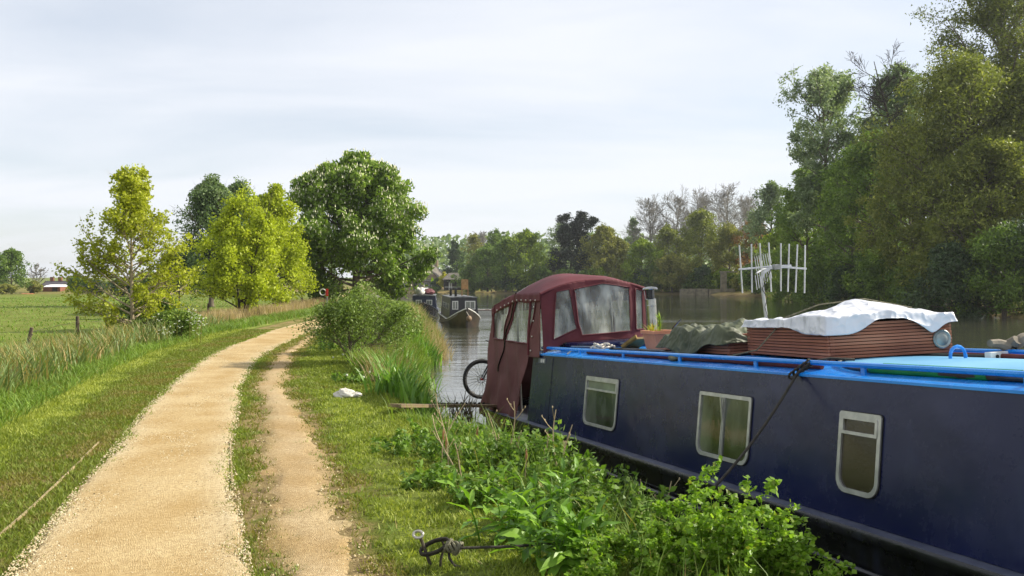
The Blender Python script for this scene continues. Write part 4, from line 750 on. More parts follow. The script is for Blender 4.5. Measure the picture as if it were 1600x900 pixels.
o_ = roofthing('rope_heap', 'tangled heap of pale rope on the blue roof beside the hood', 'rope', 1.6, .55)
MB().tube(np.stack([.17*np.sin(tt*37)*(1-.4*tt), .11*np.cos(tt*29+.5)*(1-.3*tt), .02+.05*tt+.03*np.sin(tt*51)**2], 1), .012, 6).build('coil', ROPEW, o_, smooth=True); MB().tube([(-.1, -.1, .02), (-.2, -.22, .03), (-.3, -.3, .02), (-.34, -.36, -.03)], .011, 6).build('tail', ROPEW, o_, smooth=True)
for k, (u, v, lb) in enumerate(((1.15, .52, 'flat navy board lying on the roof in front of the hood'), (1.35, 1.2, 'second navy board lying by the chimney on the roof'))):
    o_ = roofthing('navy_board', lb, 'board', u, v, R_(8+20*k), dz=.03); MB().box((0, 0, .01), (.55, .22, .025)).build('panel', NAVY, o_, bevel=.004); MB().box((0, -.1, .028), (.5, .02, .01)).build('lip', GREY, o_)
# slatted crates
CED = [mat('red_decking_%d' % k, a, b_, 7, .75, .002, 25, stretch=(.3, .3, 3)) for k, (a, b_) in enumerate((('#875039', '#a66a4e'), ('#955a42', '#b0765a'), ('#774431', '#965c43')))]
def crate(name, label, A, L_, W_, H_, rz, nsl):
    o_ = thing(name, label, 'crate', mw=BM @ Matrix.Translation(A) @ Matrix.Rotation(rz, 4, 'Z')); sh = H_/nsl
    ml = [MB().box((0, 0, 0), (L_, .02, sh*.78)).mesh('slat', c, bevel=.0025) for c in CED]; ms = [MB().box((0, 0, 0), (.02, W_-.044, sh*.78)).mesh('slat', c, bevel=.0025) for c in CED]
    for k in range(nsl):
        z_ = sh*(k+.5)
        for y_ in (.01, W_-.01): obj('slat', ml[random.randrange(3)], o_).location = (-L_/2, y_+random.uniform(-.002, .002), z_)
        for x_ in (-.01, -L_+.01): obj('slat', ms[random.randrange(3)], o_).location = (x_+random.uniform(-.002, .002), W_/2, z_)
    for x_ in (-.045, -L_+.045):
        for y_ in (.045, W_-.045): MB().box((x_, y_, H_/2-.015), (.05, .05, H_+.03)).build('corner_post', CED[2], o_)
    MB().box((-L_/2, W_/2, H_*.5), (L_-.05, W_-.05, H_*.9)).build('liner', mat(name+'_liner', '#1d1511', '#2b201a', 5, .9), o_)
    return o_
CRZ = -math.atan2(.24, 1.56)
ck = crate('slatted_crate', 'large red-brown slatted timber crate under the white sheet', (6.2, .54, 1.03), 1.56, 1.08, .285, CRZ, 11)
c_ = MB().lathe([(.075, 0), (.078, .012), (.07, .022), (.055, .016), (.05, .02), (.03, .028), (.01, .03)], 20).build('round_vent', mat('weathered_zinc', '#7d8482', '#9aa19e', 14, .45, metal=.5), ck, smooth=True); c_.matrix_basis = Matrix.Translation((.002, .985, .115)) @ Matrix.Rotation(R_(90), 4, 'Y')
crate('slatted_crate', 'smaller slatted timber crate beneath the green tarpaulin', (4.50, .66, 1.02), 1.46, .8, .20, R_(-2), 7)
# bearers under the large crate
for k in range(2):
    o_ = roofthing('timber_bearer', ('dark timber bearer under the vented end of the large slatted crate', 'dark timber bearer under the large crate beside the tarpaulin')[k], 'bearer', 5.9-1.2*k, 1.2, CRZ, group='bearers under the crate', dz=-.012); MB().box((0, 0, .015), (.07, 1.1, .03)).build('block', BLACK, o_); MB().box((0, 0, -.006), (.09, 1.12, .012)).build('pad', RUBR, o_)
def cloth(name, label, cat, m, M4, Lx, Wy, top, drop, peak, seed, nn=90, wr=.02, flare=.25, crease=1.0, wave=.045):
    """sheet over a box Lx x Wy: a flat-ish top and hanging sides of uneven depth"""
    def fn(a, b):
        A = (a*2-1)*1.3; B_ = (b*2-1)*1.3; r = np.maximum(np.abs(A), np.abs(B_)); ins = np.minimum(r, 1.0)
        ang = np.arctan2(B_, A); sc_ = np.where(r > 1e-6, ins/np.maximum(r, 1e-6), 1); px_ = A*sc_; py_ = B_*sc_; over = np.maximum(r-1, 0)/.3
        dp = drop(ang, A, B_); x_ = px_*(Lx/2+.012+flare*.1*over); y_ = py_*(Wy/2+.012+flare*.1*over)
        wv_ = (np.abs(fbm(A*2.3+3*B_, B_*2.1-A*1.3, seed)-.5)*2.2+.5*np.abs(fbm(A*6+B_*2, B_*5, seed+4)-.5))*crease
        z_ = top+peak(px_, py_)*(1-sm(0, .9, over))+wv_*wr*2*(1-.6*over)-over*dp; k = over*wave*np.sin(ang*13+A*5+B_*4); x_ = x_+np.cos(ang)*k*.6; y_ = y_+np.sin(ang)*k*.6
        return np.stack([x_, y_, z_], -1)
    return grid(name, fn, nn, nn, m, None, mw=M4, label=label, cat=cat, solid=.0015)
SHEET = mat('white_plastic_sheet', '#c9cbd2', '#dcdde2', 3, .34, .012, 5, spec=.5)
CM = BM @ Matrix.Translation((6.2, .54, 1.03)) @ Matrix.Rotation(CRZ, 4, 'Z') @ Matrix.Translation((-.78, .54, .29))
cloth('plastic_sheet', 'crumpled white plastic sheet draped over the large slatted crate', 'sheet', SHEET, CM, 1.56, 1.08, .01,
      lambda an, A, B_: .05+.06*sm(.2, .9, A)*sm(-.2, -.9, B_)-.05*sm(1.0, 1.2, A)*sm(-.7, -.2, B_)*sm(.6, .2, B_)+.08*np.exp(-((B_-.8)/.2)**2)*sm(.8, 1.2, A),
      lambda X_, Y_: .13*np.exp(-((X_-.55)/.45)**2)*np.exp(-((Y_+.1)/.75)**2)+.05*np.exp(-((X_+.2)/.5)**2)*np.exp(-((Y_-.3)/.5)**2)+.028*np.abs(((X_*1.7+Y_*.9+.2) % 1)-.5)+.02*np.abs(((X_*.8-Y_*2.1+.1) % 1)-.5), 51, 100, wr=.012, wave=.006)
def crumple(m, sc_, dist):
    t = m.node_tree; b = t.nodes['Principled BSDF']; tc_ = t.nodes.new('ShaderNodeTexCoord'); v = t.nodes.new('ShaderNodeTexVoronoi'); v.inputs['Scale'].default_value = sc_; v.inputs['Randomness'].default_value = 1
    nn_ = t.nodes.new('ShaderNodeTexNoise'); nn_.inputs['Scale'].default_value = sc_*.6; nn_.inputs['Detail'].default_value = 2; t.links.new(tc_.outputs['Object'], nn_.inputs[0]); mm_ = t.nodes.new('ShaderNodeMix'); mm_.data_type = 'VECTOR'; mm_.inputs['Factor'].default_value = .35; t.links.new(tc_.outputs['Object'], mm_.inputs['A']); t.links.new(nn_.outputs['Color'], mm_.inputs['B']); t.links.new(mm_.outputs['Result'], v.inputs['Vector'])
    bp_ = t.nodes.new('ShaderNodeBump'); bp_.inputs['Distance'].default_value = dist; t.links.new(v.outputs['Distance'], bp_.inputs['Height']); t.links.new(bp_.outputs[0], b.inputs['Normal'])
crumple(SHEET, 7, .035)
TARP = mat('green_tarpaulin', '#3a402a', '#535940', 3, .6, .012, 7, spec=.4)
cloth('tarpaulin', 'bunched dark green tarpaulin thrown over the smaller crate on the roof', 'tarpaulin', TARP, BM @ Matrix.Translation((3.86, 1.06, 1.205)), 1.24, .84, .02,
      lambda an, A, B_: .13+.08*sm(-.8, -1.2, B_)*sm(.9, .3, np.abs(A-.0))+.04*np.sin(an*3+1)+.02*np.sin(an*8+2), lambda X_, Y_: .03+.03*np.sin(X_*5.4+Y_*3.2+.4)+.018*np.sin(X_*9-Y_*7)+.012*np.sin(X_*17+Y_*12)+.10*np.exp(-((X_-.5)/.22)**2)*np.exp(-((Y_+.05)/.3)**2), 61, 100, wr=.014, flare=.8, crease=1.0, wave=.022)
crumple(TARP, 8, .03)
# lashing over the crate and the bow line
def wl(p): return tuple(BM @ Vector(p))
o_ = thing('lashing_rope', 'thin pale lashing rope crossing the white sheet to the hand rail', 'rope')
MB().tube([wl(p) for p in ((5.05, .27, 1.03), (5.25, .5, 1.09), (5.3, .665, 1.26), (5.35, .70, 1.355), (5.5, 1.0, 1.47), (5.6, 1.4, 1.50), (5.6, 1.9, 1.4), (5.6, 2.02, 1.1))], .007, 6).build('strand', ROPEG, o_, smooth=True)
# aerial
o_ = roofthing('television_aerial', 'silver yagi television aerial with upright rods on a bent mast', 'aerial', 4.55, 1.05)
AL2 = mat('aerial_aluminium', '#adb0b2', '#c6c8c9', 12, .35, metal=.4)
AB = BM @ Matrix.Translation((4.55, 1.05, roofz(1.05))); AI = AB.inverted()
YA = (AB @ Vector((0, 0, .5))).y
def ap(px, py, dy=0): return AI @ Vector((at(px, YA+dy), YA+dy, hz(py, YA+dy)))
base = AI @ Vector((at(1197, YA), YA, 0)); 
MB().tube([(.06, .07, 0), ap(1200, 540), ap(1197, 495), ap(1192, 455), ap(1190, 435), ap(1194, 425), ap(1203, 419), ap(1215, 417), ap(1236, 416)], .0175, 10).build('mast', AL2, o_, smooth=True)
bo = MB().tube([ap(1154, 421, .03), ap(1210, 416, .03), ap(1260, 420, .03)], .010, 8).build('boom', AL2, o_, smooth=True)
for (x0, y0, x1, y1) in ((1155, 383, 1160, 458), (1174, 381, 1175, 457), (1187, 380, 1192, 456), (1201, 379, 1205, 456), (1220, 380, 1220, 455), (1233, 381, 1231, 456), (1246, 382, 1243, 457), (1258, 383, 1257, 458)):
    MB().tube([ap(x0, y0, .045), ap(x1, y1, .045)], .0078, 8).build('rod', AL2, o_, smooth=True); 
MB().box(ap(1213, 417, -.02), (.05, .07, .05)).build('clamp', GREY, o_, bevel=.005)
b2_ = MB().tube([ap(1182, 427, -.30), ap(1190, 422, .0), ap(1204, 415, .36)], .009, 8).build('cross_boom', AL2, o_, smooth=True)
for k in range(8):
    t_ = k/7; px_ = 1181+23*t_; dy = -.30+.66*t_; yc = 427-12*t_; hh = 26-6*t_
    MB().tube([ap(px_-2, yc-hh, dy), ap(px_+1.5, yc-3, dy)], .004, 6).tube([ap(px_-1, yc+3, dy), ap(px_+2, yc+hh, dy)], .004, 6).build('director', AL2, o_, smooth=True)
MB().tube([ap(1205, 420, -.04), ap(1196, 440, -.04), ap(1191, 452, -.04), ap(1199, 466, -.03), ap(1195, 480, -.03), ap(1201, 500, -.03)], .0035, 5).build('coaxial_cable', BLACK, o_, smooth=True)
# poles along the rail
def pole(name, label, u0, u1, v, r, m, dz, sag=0, ends=None):
    o_ = thing(name, label, 'pole', mw=BM); MB().tube([(u0+(u1-u0)*k/20, v+.01*math.sin(k), roofz(v)+dz) for k in range(21)], r, 10).build('shaft', m, o_, smooth=True)
    if ends: MB().tube([(u0, v, roofz(v)+dz), (u0+(u1-u0)*ends[0], v, roofz(v)+dz)], r*1.25, 10).build('grip', ends[1], o_, smooth=True)
pole('boat_pole', 'dark red timber boat pole lying under the near hand rail', 1.75, 6.45, TUM+.14, .022, mat('dark_red_paint', '#4d1712', '#631f18', 6, .6), .022)
pole('boat_pole', 'black boat pole with rope whipping lying beside the planter', 1.7, 3.6, .62, .02, BLACK, .02)
pole('boat_pole', 'brown pole with bright green end lying behind the near rail', 7.0, 10.4, TUM+.15, .024, mat('brown_pole', '#3f2d1e', '#57402c', 6, .7, stretch=(.2, 2, 2)), .026, ends=(.30, mat('bright_green_paint', '#0f7a2c', '#1a8e38', 6, .45)))
pole('boat_pole', 'pale timber pole with green end on the faded roof', 7.0, 10.6, TUM+.26, .018, mat('grey_pole', '#6e6350', '#857a66', 6, .7), .028, ends=(.32, bpy.data.materials['bright_green_paint']))
pole('boat_pole', 'maroon pole lashed along the far hand rail', 6.3, 9.5, CW-TUM-.16, .022, bpy.data.materials['dark_red_paint'], .024)
o_ = thing('driftwood', 'gnarled weathered driftwood stump standing by the far hand rail', 'driftwood', mw=BM @ Matrix.Translation((6.74, 1.80, roofz(1.75))))
DW = mat('weathered_driftwood', '#5d564a', '#857c6b', 7, .9, .012, 14, stretch=(1, 1, .4))
MB().tube([(0, 0, -.02), (.02, .01, .05), (-.01, .02, .11), (.05, .03, .15)], [.075, .08, .065, .04], 9).build('stump', DW, o_, smooth=True)
MB().tube([(0, -.02, .10), (-.01, -.1, .13), (0, -.19, .135)], [.045, .035, .028], 8).tube([(0, .03, .1), (.03, .12, .16), (.02, .2, .17)], [.05, .045, .03], 8).build('branch', DW, o_, smooth=True)
o_ = roofthing('fender_knot', 'small grey rope fender lying under the near rail beside the crate', 'fender', 4.15, TUM+.09, dz=.03); MB().ball((0, 0, 0), (.09, .035, .03), 12, 6).build('body', ROPEG, o_, smooth=True); MB().tube([(.08, 0, 0), (.14, .01, .01), (.18, .02, -.01)], .008, 6).build('tail', ROPEG, o_, smooth=True)
o_ = roofthing('mushroom_vent', 'low white mushroom vent on the roof near the green pole', 'vent', 6.95, .36); MB().lathe([(.05, 0), (.05, .02)], 16).build('collar', GREY, o_); MB().lathe([(.075, .02), (.075, .028), (.05, .042), (.01, .048)], 18).build('cap', WHT, o_, smooth=True)
# bow line from the roof rail to the bank
def sagline(a, b, n, sg): t_ = np.linspace(0, 1, n)[:, None]; P = np.array(a)+(np.array(b)-np.array(a))*t_; P[:, 2] -= sg*4*(t_*(1-t_))[:, 0]; return P
pA = wl((6.42, TUM+.085, roofz(TUM)+.08)); pB = (.98, 5.75, g1(.98, 5.75)+.1)
o_ = thing('mooring_line', 'dark mooring line slanting from the roof rail across the cabin side', 'rope')
MB().tube([wl((6.5, .55, 1.04)), wl((6.46, .36, 1.06)), pA]+[tuple(p) for p in sagline(wl((6.38, -.02+TUM, .96)), pB, 24, .12)], .0105, 7).build('line', ROPEB, o_, smooth=True)
kn = MB()
for k in range(5): 
    c = Vector(wl((6.40-.012*k, TUM+.07-.03*k, 1.03-.022*k))); kn.tube([c+Vector((.024*math.cos(a), .012*math.sin(a*2), .026*math.sin(a))) for a in np.linspace(0, 6.0, 10)], .010, 6)
kn.build('knot', ROPEB, o_, smooth=True)

# ------------------------------------------------------------------ bicycle behind the hood
TYRE = mat('tyre_rubber', '#141414', '#1f1f1f', 20, .8); RIM = mat('black_rim', '#1a1a1c', '#2a2a2c', 20, .4, metal=.4); REDP = mat('red_frame_paint', '#8d1418', '#a31c20', 9, .3, coat=.4)
o_ = thing('bicycle', 'bicycle standing across the stern with its wheel beyond the hood', 'bicycle', mw=BM @ Matrix.Translation((-2.72, .08, .10)) @ Matrix.Rotation(R_(90+4), 4, 'Z'))
def wheel(x_):
    w_ = MB().tube([(x_+.316*math.cos(a), 0, .348+.316*math.sin(a)) for a in np.linspace(0, 2*math.pi, 48, endpoint=False)], .032, 10, closed=True).build('wheel', TYRE, o_, smooth=True)
    MB().tube([(x_+.287*math.cos(a), 0, .345+.287*math.sin(a)) for a in np.linspace(0, 2*math.pi, 48, endpoint=False)], .011, 8, closed=True).build('rim', RIM, w_, smooth=True)
    s_ = MB()
    for k in range(28): a = k*2*math.pi/28; b_ = a+(.5 if k % 2 else -.5); s_.tube([(x_+.025*math.cos(b_), (.02 if k % 4 < 2 else -.02), .345+.025*math.sin(b_)), (x_+.28*math.cos(a), 0, .345+.28*math.sin(a))], .003, 4)
    s_.build('spokes', STEEL, w_)
    h_ = MB().lathe([(.022, -.045), (.022, .045)], 14).build('hub', REDP, w_, smooth=True); h_.matrix_basis = Matrix.Translation((x_, 0, .345)) @ Matrix.Rotation(R_(90), 4, 'X')
    d_ = MB().tube([(x_+.07*math.cos(a), .035, .345+.07*math.sin(a)) for a in np.linspace(0, 2*math.pi, 24, endpoint=False)], .006, 5, closed=True).build('brake_disc', STEEL, w_, smooth=True)
wheel(0); wheel(1.06)
MB().tube([(0, .06, .345), (.20, .05, .66), (.26, 0, .76), (.28, 0, .95)], .015, 8).tube([(0, -.06, .345), (.20, -.05, .66), (.26, 0, .76)], .015, 8).build('fork', RIM, o_, smooth=True)
MB().tube([(.27, 0, .84), (.62, 0, .36)], .022, 8).tube([(.28, 0, .9), (.74, 0, .78)], .018, 8).tube([(.62, 0, .36), (.77, 0, .86)], .018, 8).tube([(.62, .04, .36), (1.06, .06, .345)], .010, 8).tube([(.62, -.04, .36), (1.06, -.06, .345)], .010, 8).tube([(.74, .03, .76), (1.06, .06, .345)], .009, 8).tube([(.74, -.03, .76), (1.06, -.06, .345)], .009, 8).build('frame', REDP, o_, smooth=True)
MB().tube([(.23, -.33, 1.0), (.2, -.1, .99), (.2, .1, .99), (.23, .33, 1.0)], .013, 8).build('handlebar', RIM, o_, smooth=True); MB().ball((.80, 0, .90), (.13, .07, .03), 12, 6).build('saddle', RIM, o_, smooth=True)
c_ = MB().lathe([(.09, -.006), (.09, .006)], 20).build('chainring', RIM, o_, smooth=True); c_.matrix_basis = Matrix.Translation((.62, .05, .36)) @ Matrix.Rotation(R_(90), 4, 'X')
MB().box((-.16, .0, .13), (.055, .008, .02), Matrix.Rotation(.75, 3, 'Y')).build('reflector', WHT, o_)

# ------------------------------------------------------------------ bank furniture
WOOD = mat('weathered_plank', '#6b5a40', '#8d7a58', 5, .85, .003, 18, stretch=(.15, 2, 2)); POSTW = mat('fence_post_wood', '#4a4033', '#6b5d49', 6, .9, .006, 18, stretch=(1, 1, .2)); ROPEK = ROPEB
a_ = Vector((-1.5, 11.35, g1(-1.5, 11.35)+.13)); b_ = Vector(wl((-1.95, .25, .03))); dv_ = b_-a_
o_ = thing('gangplank', 'narrow weathered gangplank laid from the grass to the stern of the blue narrowboat', 'plank', mw=Matrix.Translation((a_+b_)/2) @ dv_.to_track_quat('X', 'Z').to_matrix().to_4x4())
MB().box((0, 0, 0), (dv_.length, .19, .042)).build('board', WOOD, o_, bevel=.004)
for s in (-1, 1): MB().box((s*dv_.length*.42, 0, -.03), (.05, .18, .02)).build('cleat', WOOD, o_)
# stern line from bank to stern with a knot, held by a hidden stake under the white rag
pR = wl((-1.9, -.02, .08)); pL = (-2.42, 13.25, g1(-2.42, 13.25)+.06)
o_ = thing('stern_line', 'taut dark stern line from the white rag on the grass to the stern', 'rope')
MB().tube(sagline(pL, pR, 24, .05), .016, 7).build('line', ROPEK, o_, smooth=True)
P_ = sagline(pL, pR, 60, .05); kn = MB()
for k in range(44, 58, 2): c = Vector(P_[k]); kn.tube([c+Vector((.012*math.sin(2*a), .03*math.cos(a), .03*math.sin(a))) for a in np.linspace(0, 6, 9)], .012, 6)
kn.build('knot', ROPEK, o_, smooth=True)
o_ = thing('mooring_stake', 'thin iron stake standing in the water beside the gangplank', 'stake', (-.55, 12.1, -.4)); MB().tube([(0, 0, 0), (0, 0, 1.25)], .014, 8).build('bar', mat('rusty_iron', '#2b1e17', '#40291d', 9, .8), o_); MB().tube([(-.03, 0, 1.15), (.03, 0, 1.15)], .01, 6).build('cross_pin', ROPEK, o_)
def lump(n, r, seed, amp):
    V = []; Fc = []
    for i in range(n+1):
        a = math.pi*i/n
        for k in range(n*2): b = math.pi*k/n; V.append((math.sin(a)*math.cos(b), math.sin(a)*math.sin(b), math.cos(a)))
    V = np.array(V); d_ = 1+amp*(fbm(V[:, 0]*2.1+V[:, 2]*1.7+5, V[:, 1]*2.3-V[:, 2]+5, seed, 4)-.5)*2
    for i in range(n):
        for k in range(2*n): Fc.append((i*2*n+k, (i+1)*2*n+k, (i+1)*2*n+(k+1) % (2*n), i*2*n+(k+1) % (2*n)))
    return V*d_[:, None]*np.array(r), Fc
V, Fc = lump(16, (.15, .1, .075), 3, .55); o_ = thing('cloth_rag', 'crumpled white rag lying on the grass at the end of the stern line', 'rag', (-2.5, 13.25, g1(-2.5, 13.25)+.05)); MB().add(V, Fc).build('fold', mat('white_rag', '#bdb7aa', '#d6d1c6', 6, .9, .01, 30), o_, smooth=True)
V, Fc = lump(12, (.1, .07, .045), 8, .6); MB().add(V+np.array([.15, .02, -.01]), Fc).build('corner', bpy.data.materials['white_rag'], o_, smooth=True)
# near mooring pin with rope
sx, sy = gp(674, 886, .9)[:2]; sx, sy = float(sx), float(sy); gz = g1(sx, sy)
IRON = mat('worn_iron', '#3b352c', '#5d564a', 14, .6, metal=.4); GALV = mat('bright_worn_steel', '#8f8c80', '#b0ada2', 14, .4, metal=.6)
o_ = thing('mooring_pin', 'iron mooring pin with ring top leaning in the grass', 'mooring pin', (sx, sy, gz))
hd = Vector((-.065, -.02, .19)); MB().tube([(.012, 0, -.12), (0, 0, 0), hd], .0105, 8).build('shaft', IRON, o_, smooth=True)
MB().tube([hd+Vector((.028*math.cos(a)-.012, .012*math.sin(a), .018*math.sin(a)+.012)) for a in np.linspace(0, 2*math.pi, 18, endpoint=False)], .009, 7, closed=True).build('ring', GALV, o_, smooth=True)
o_ = thing('mooring_pin', 'dark bent mooring pin half hidden under the knotted rope', 'mooring pin', (sx+.045, sy+.02, gz)); MB().tube([(0, 0, -.1), (.01, 0, .04), (.03, 0, .12), (.02, .0, .15)], .008, 7).build('shaft', IRON, o_, smooth=True); MB().ball((.02, 0, .155), .013, 8, 5).build('head', IRON, o_, smooth=True)
o_ = thing('mooring_rope', 'knotted mooring rope looped round the iron mooring pin', 'rope', (sx, sy, gz)); lp = MB()
for k in range(3): lp.tube([(-.03+.085*math.cos(a)+.05, .02*math.sin(a)-.01*k, .118+.03*math.sin(a)+.03*math.cos(a)+.008*k) for a in np.linspace(0, 2*math.pi, 22, endpoint=False)], .0085, 7, closed=True)
lp.build('loop', ROPEK, o_, smooth=True); kn = MB(); rgk = np.random.default_rng(4)
for k in range(8):
    c = np.array([.095+.010*k, -.01, .135-.003*k]); kn.tube([c+np.array([.022*math.sin(a+k), .034*math.cos(a), .034*math.sin(a)]) for a in np.linspace(0, 6.2, 12)], .0085, 6)
kn.build('knot', ROPEG, o_, smooth=True)
MB().tube([(.16, 0, .115), (.3, .02, .113), (.5, .05, .11), (.8, .1, .12), (1.3, .25, .0)], .0085, 7).build('tail', ROPEK, o_, smooth=True); MB().tube([(.1, 0, .12), (.11, -.02, .06), (.14, -.03, .02), (.18, -.03, .012)], .0085, 7).build('loose_end', ROPEK, o_, smooth=True)
# timber edging beside the gravel
EDG = mat('timber_edging', '#8d7c58', '#a5946c', 8, .85, .002, 25)
def edging(label, pts):
    o_ = thing('path_edging', label, 'edging'); 
    for k in range(len(pts)-1):
        a = Vector((*pts[k], 0)); b = Vector((*pts[k+1], 0)); a.z = g1(a.x, a.y)-.006; b.z = g1(b.x, b.y)-.006; d_ = b-a; q = d_.to_track_quat('X', 'Z').to_matrix()
        MB().box((a+b)/2, (d_.length*.985, .016, .05), q).build('board', EDG, o_)
edging('thin timber edging sunk in the mown grass away from the river', [(-3.42, 5.9), (-3.62, 6.7), (-3.95, 7.9), (-4.38, 9.4)])
edging('short pieces of timber edging along the gravel beside the trodden line', [(-2.36, 7.5), (-2.66, 8.4), (-2.92, 9.2), (-3.12, 9.9)])
# fence posts with two wires
FP = []
for k, (px, hh, ln, lb) in enumerate(((38, .95, -.22, 'leaning fence post at the end of the wire fence'), (121, 1.1, .0, 'upright dark fence post standing clear against the field'), (168, .95, .03, 'fence post beside the slender young tree'), (293, 1.0, .0, 'fence post between the slender tree and the bushy forked tree'), (325, 1.15, -.02, 'fence post in tall dry grass beside the bushy forked tree'), (400, 1.0, .03, 'fence post in dry grass behind the bushy forked tree'), (444, 1.0, 0, 'fence post in dry grass under the broad yellow-green tree'), (472, 1.0, .02, 'fence post in dry grass beyond the broad yellow-green tree'), (489, 1.0, -.03, 'fence post nearest the chestnut in the dry grass'.replace('nearest', 'next to')))):
    k_ = (800-px)/F; Yd = (13.4-.04*24)/(k_-.04); X_ = -k_*Yd; z_ = g1(X_, Yd); p = thing('fence_post', lb, 'fence post', (X_, Yd, z_), group='posts of the field fence')
    m_ = MB().tube([(0, 0, -.2), (0, 0, hh*.5), (0, 0, hh-.01), (0, 0, hh)], [.058, .055, .05, .035], 8).build('post', POSTW, p, smooth=False); p.rotation_euler = (0, -ln, .3*k); FP.append((X_+math.sin(-ln)*hh, Yd, z_, hh))
    MB().box((.052, 0, hh*.8), (.02, .03, .03)).build('staple', IRON, p)
for q, fr_ in enumerate((.85, .5)):
    o_ = thing('fence_wire', ('top' if not q else 'lower')+' rusty wire of the field fence strung between the posts', 'wire'); MB().tube([(a[0]*1, a[1], a[2]+a[3]*fr_) for a in FP], .005, 5).build('strand', IRON, o_)
# red lifebuoy box by the path
l = put(511, 58); o_ = thing('lifebuoy_post', 'red lifebuoy holder on a grey post beside the path below the chestnut', 'lifebuoy post', l)
zc = hz(457, 58)-l[2]; MB().box((0, 0, zc/2), (.07, .07, zc)).build('post', GREY, o_); MB().box((0, -.06, zc), (.16, .06, .48)).build('holder', mat('red_plastic', '#b01812', '#c4261c', 8, .45), o_, bevel=.01)
MB().tube([(-.28+.2*math.cos(a), .02, zc+.02+.2*math.sin(a)) for a in np.linspace(0, 2*math.pi, 28, endpoint=False)], .035, 8, closed=True).build('lifebuoy', WHT, o_, smooth=True)

# ------------------------------------------------------------------ moored boats farther up the bank
def moored(name, label, Mx, length, cab, beam, hullm, cabm, roofm, wins, white_strake=None):
    """local x: stern (0) to bow, y across, z above the water"""
    o_ = thing(name, label, 'narrowboat', mw=Mx); us = np.array([0, .4, 1.0, length-3.2, length-2.2, length-1.3, length-.6, length-.15, length]); hw_ = beam/2*np.array([.5, .85, 1, 1, .97, .8, .5, .18, .05]); sh = np.array([.55, .5, .45, .45, .55, .72, .95, 1.12, 1.18])
    V = [];
    for u, h, s in zip(us, hw_, sh): V += [(u, -h, s), (u, -h*1.02, s-.1), (u, -h*.86, -.3), (u, h*.86, -.3), (u, h*1.02, s-.1), (u, h, s), (u, h*.9, s-.02), (u, -h*.9, s-.02)]
    Fc = [(k*8+q, (k+1)*8+q, (k+1)*8+(q+1) % 8, k*8+(q+1) % 8) for k in range(len(us)-1) for q in range(8)]+[tuple(range(8)), tuple(range((len(us)-1)*8, len(us)*8))[::-1]]
    MB().add(V, [f[::-1] for f in Fc]).build('hull', hullm, o_, smooth=True)
    for s in (-1, 1): MB().tube([(u, s*h*1.03, sh_-.06) for u, h, sh_ in zip(us, hw_, sh)], .035, 6).build('rubbing_strake', WHT if white_strake else BLACK, o_, smooth=True)  # strakes are white when the last argument is set, else black
    x0, x1, h0 = cab; b0 = beam/2*.93; b1 = beam/2*.82; zc = .45+h0
    V = [(x0, -b0, .42), (x1, -b0, .42), (x1, b0, .42), (x0, b0, .42), (x0, -b1, zc), (x1-.12, -b1, zc), (x1-.12, b1, zc), (x0, b1, zc)]
    MB().add(V, [(4, 5, 6, 7), (0, 1, 5, 4), (1, 2, 6, 5), (2, 3, 7, 6), (3, 0, 4, 7)]).build('cabin', cabm, o_)
    V = []
    for u in (x0-.05, x1-.05): V += [(u, -b1-.04, zc-.02), (u, -b1-.04, zc+.03), (u, 0, zc+.09), (u, b1+.04, zc+.03), (u, b1+.04, zc-.02)]
    MB().add(V, [(k, k+5, k+6, k+1) for k in range(4)]+[(4, 9, 5, 0), (0, 1, 2, 3, 4), (9, 8, 7, 6, 5)]).build('roof', roofm, o_)
    for (yc, zc_, w_, h_) in wins:
        wx = x1-.12*(zc_-.42)/h0+.012; wn_ = MB().box((wx, yc, zc_), (.03, w_, h_)).build('window', WHT, o_, bevel=.004); MB().box((wx+.012, yc, zc_-h_*.0), (.03, w_-.1, h_-.1)).build('pane', PANEP, wn_)
        MB().box((wx+.03, yc, zc_), (.012, .03, h_-.08)).build('glazing_bar', WHT, wn_)
    for k in range(4):
        for s in (-1, 1): w_ = MB().box((x1-1.8-1.9*k, s*(b0+b1)/2*1.004, .45+h0*.55), (.6, .04, .36)).build('window', ALU, o_); MB().box((x1-1.8-1.9*k, s*((b0+b1)/2*1.004+.012), .45+h0*.55), (.5, .03, .28)).build('pane', PANE, w_)
    return o_
BROWN = mat('black_and_brown_hull', '#1d1814', '#3b2e23', 2, .4, .002, 9, coat=.2); DGRN = mat('dark_cabin', '#1b1a1c', '#262427', 4, .4); ROOFG = mat('grey_roof', '#4c4e50', '#6a6c6c', 4, .6); NAVY2 = mat('dull_navy', '#1d2438', '#2b3247', 4, .5)  # first hull colour is mottled from near-black to brown
bowp = Vector((at(730, 51), 51, 0)); dirb = Vector((.13, -1, 0)).normalized(); rz_ = math.atan2(dirb.y, dirb.x)
MB2 = Matrix.Translation(bowp-dirb*15) @ Matrix.Rotation(rz_, 4, 'Z')
nb = moored('narrowboat', 'black narrowboat moored bow-on with two white-framed front windows', MB2, 15, (2.5, 12.5, 1.25), 1.92, BROWN, DGRN, ROOFG, ((.38, 1.25, .62, .52), (-.52, 1.25, .36, .52)), True)
for k, (dx, dy) in enumerate(((-.9, .3), (-.5, .8))):
    o_ = thing('bow_rope', ('slack', 'second')[k]+' grey mooring rope hanging from the bow of the black narrowboat', 'rope'); a_ = MB2 @ Vector((14.4, -.45, .85)); P_ = sagline(tuple(a_), (a_.x-1.6+dx*.2, a_.y-.6+dy, .75), 14, .42-.1*k); MB().tube(P_, .018, 5).build('line', ROPEG, o_, smooth=True)
    c = MB2 @ Vector((14.4, -.45, .92)); 
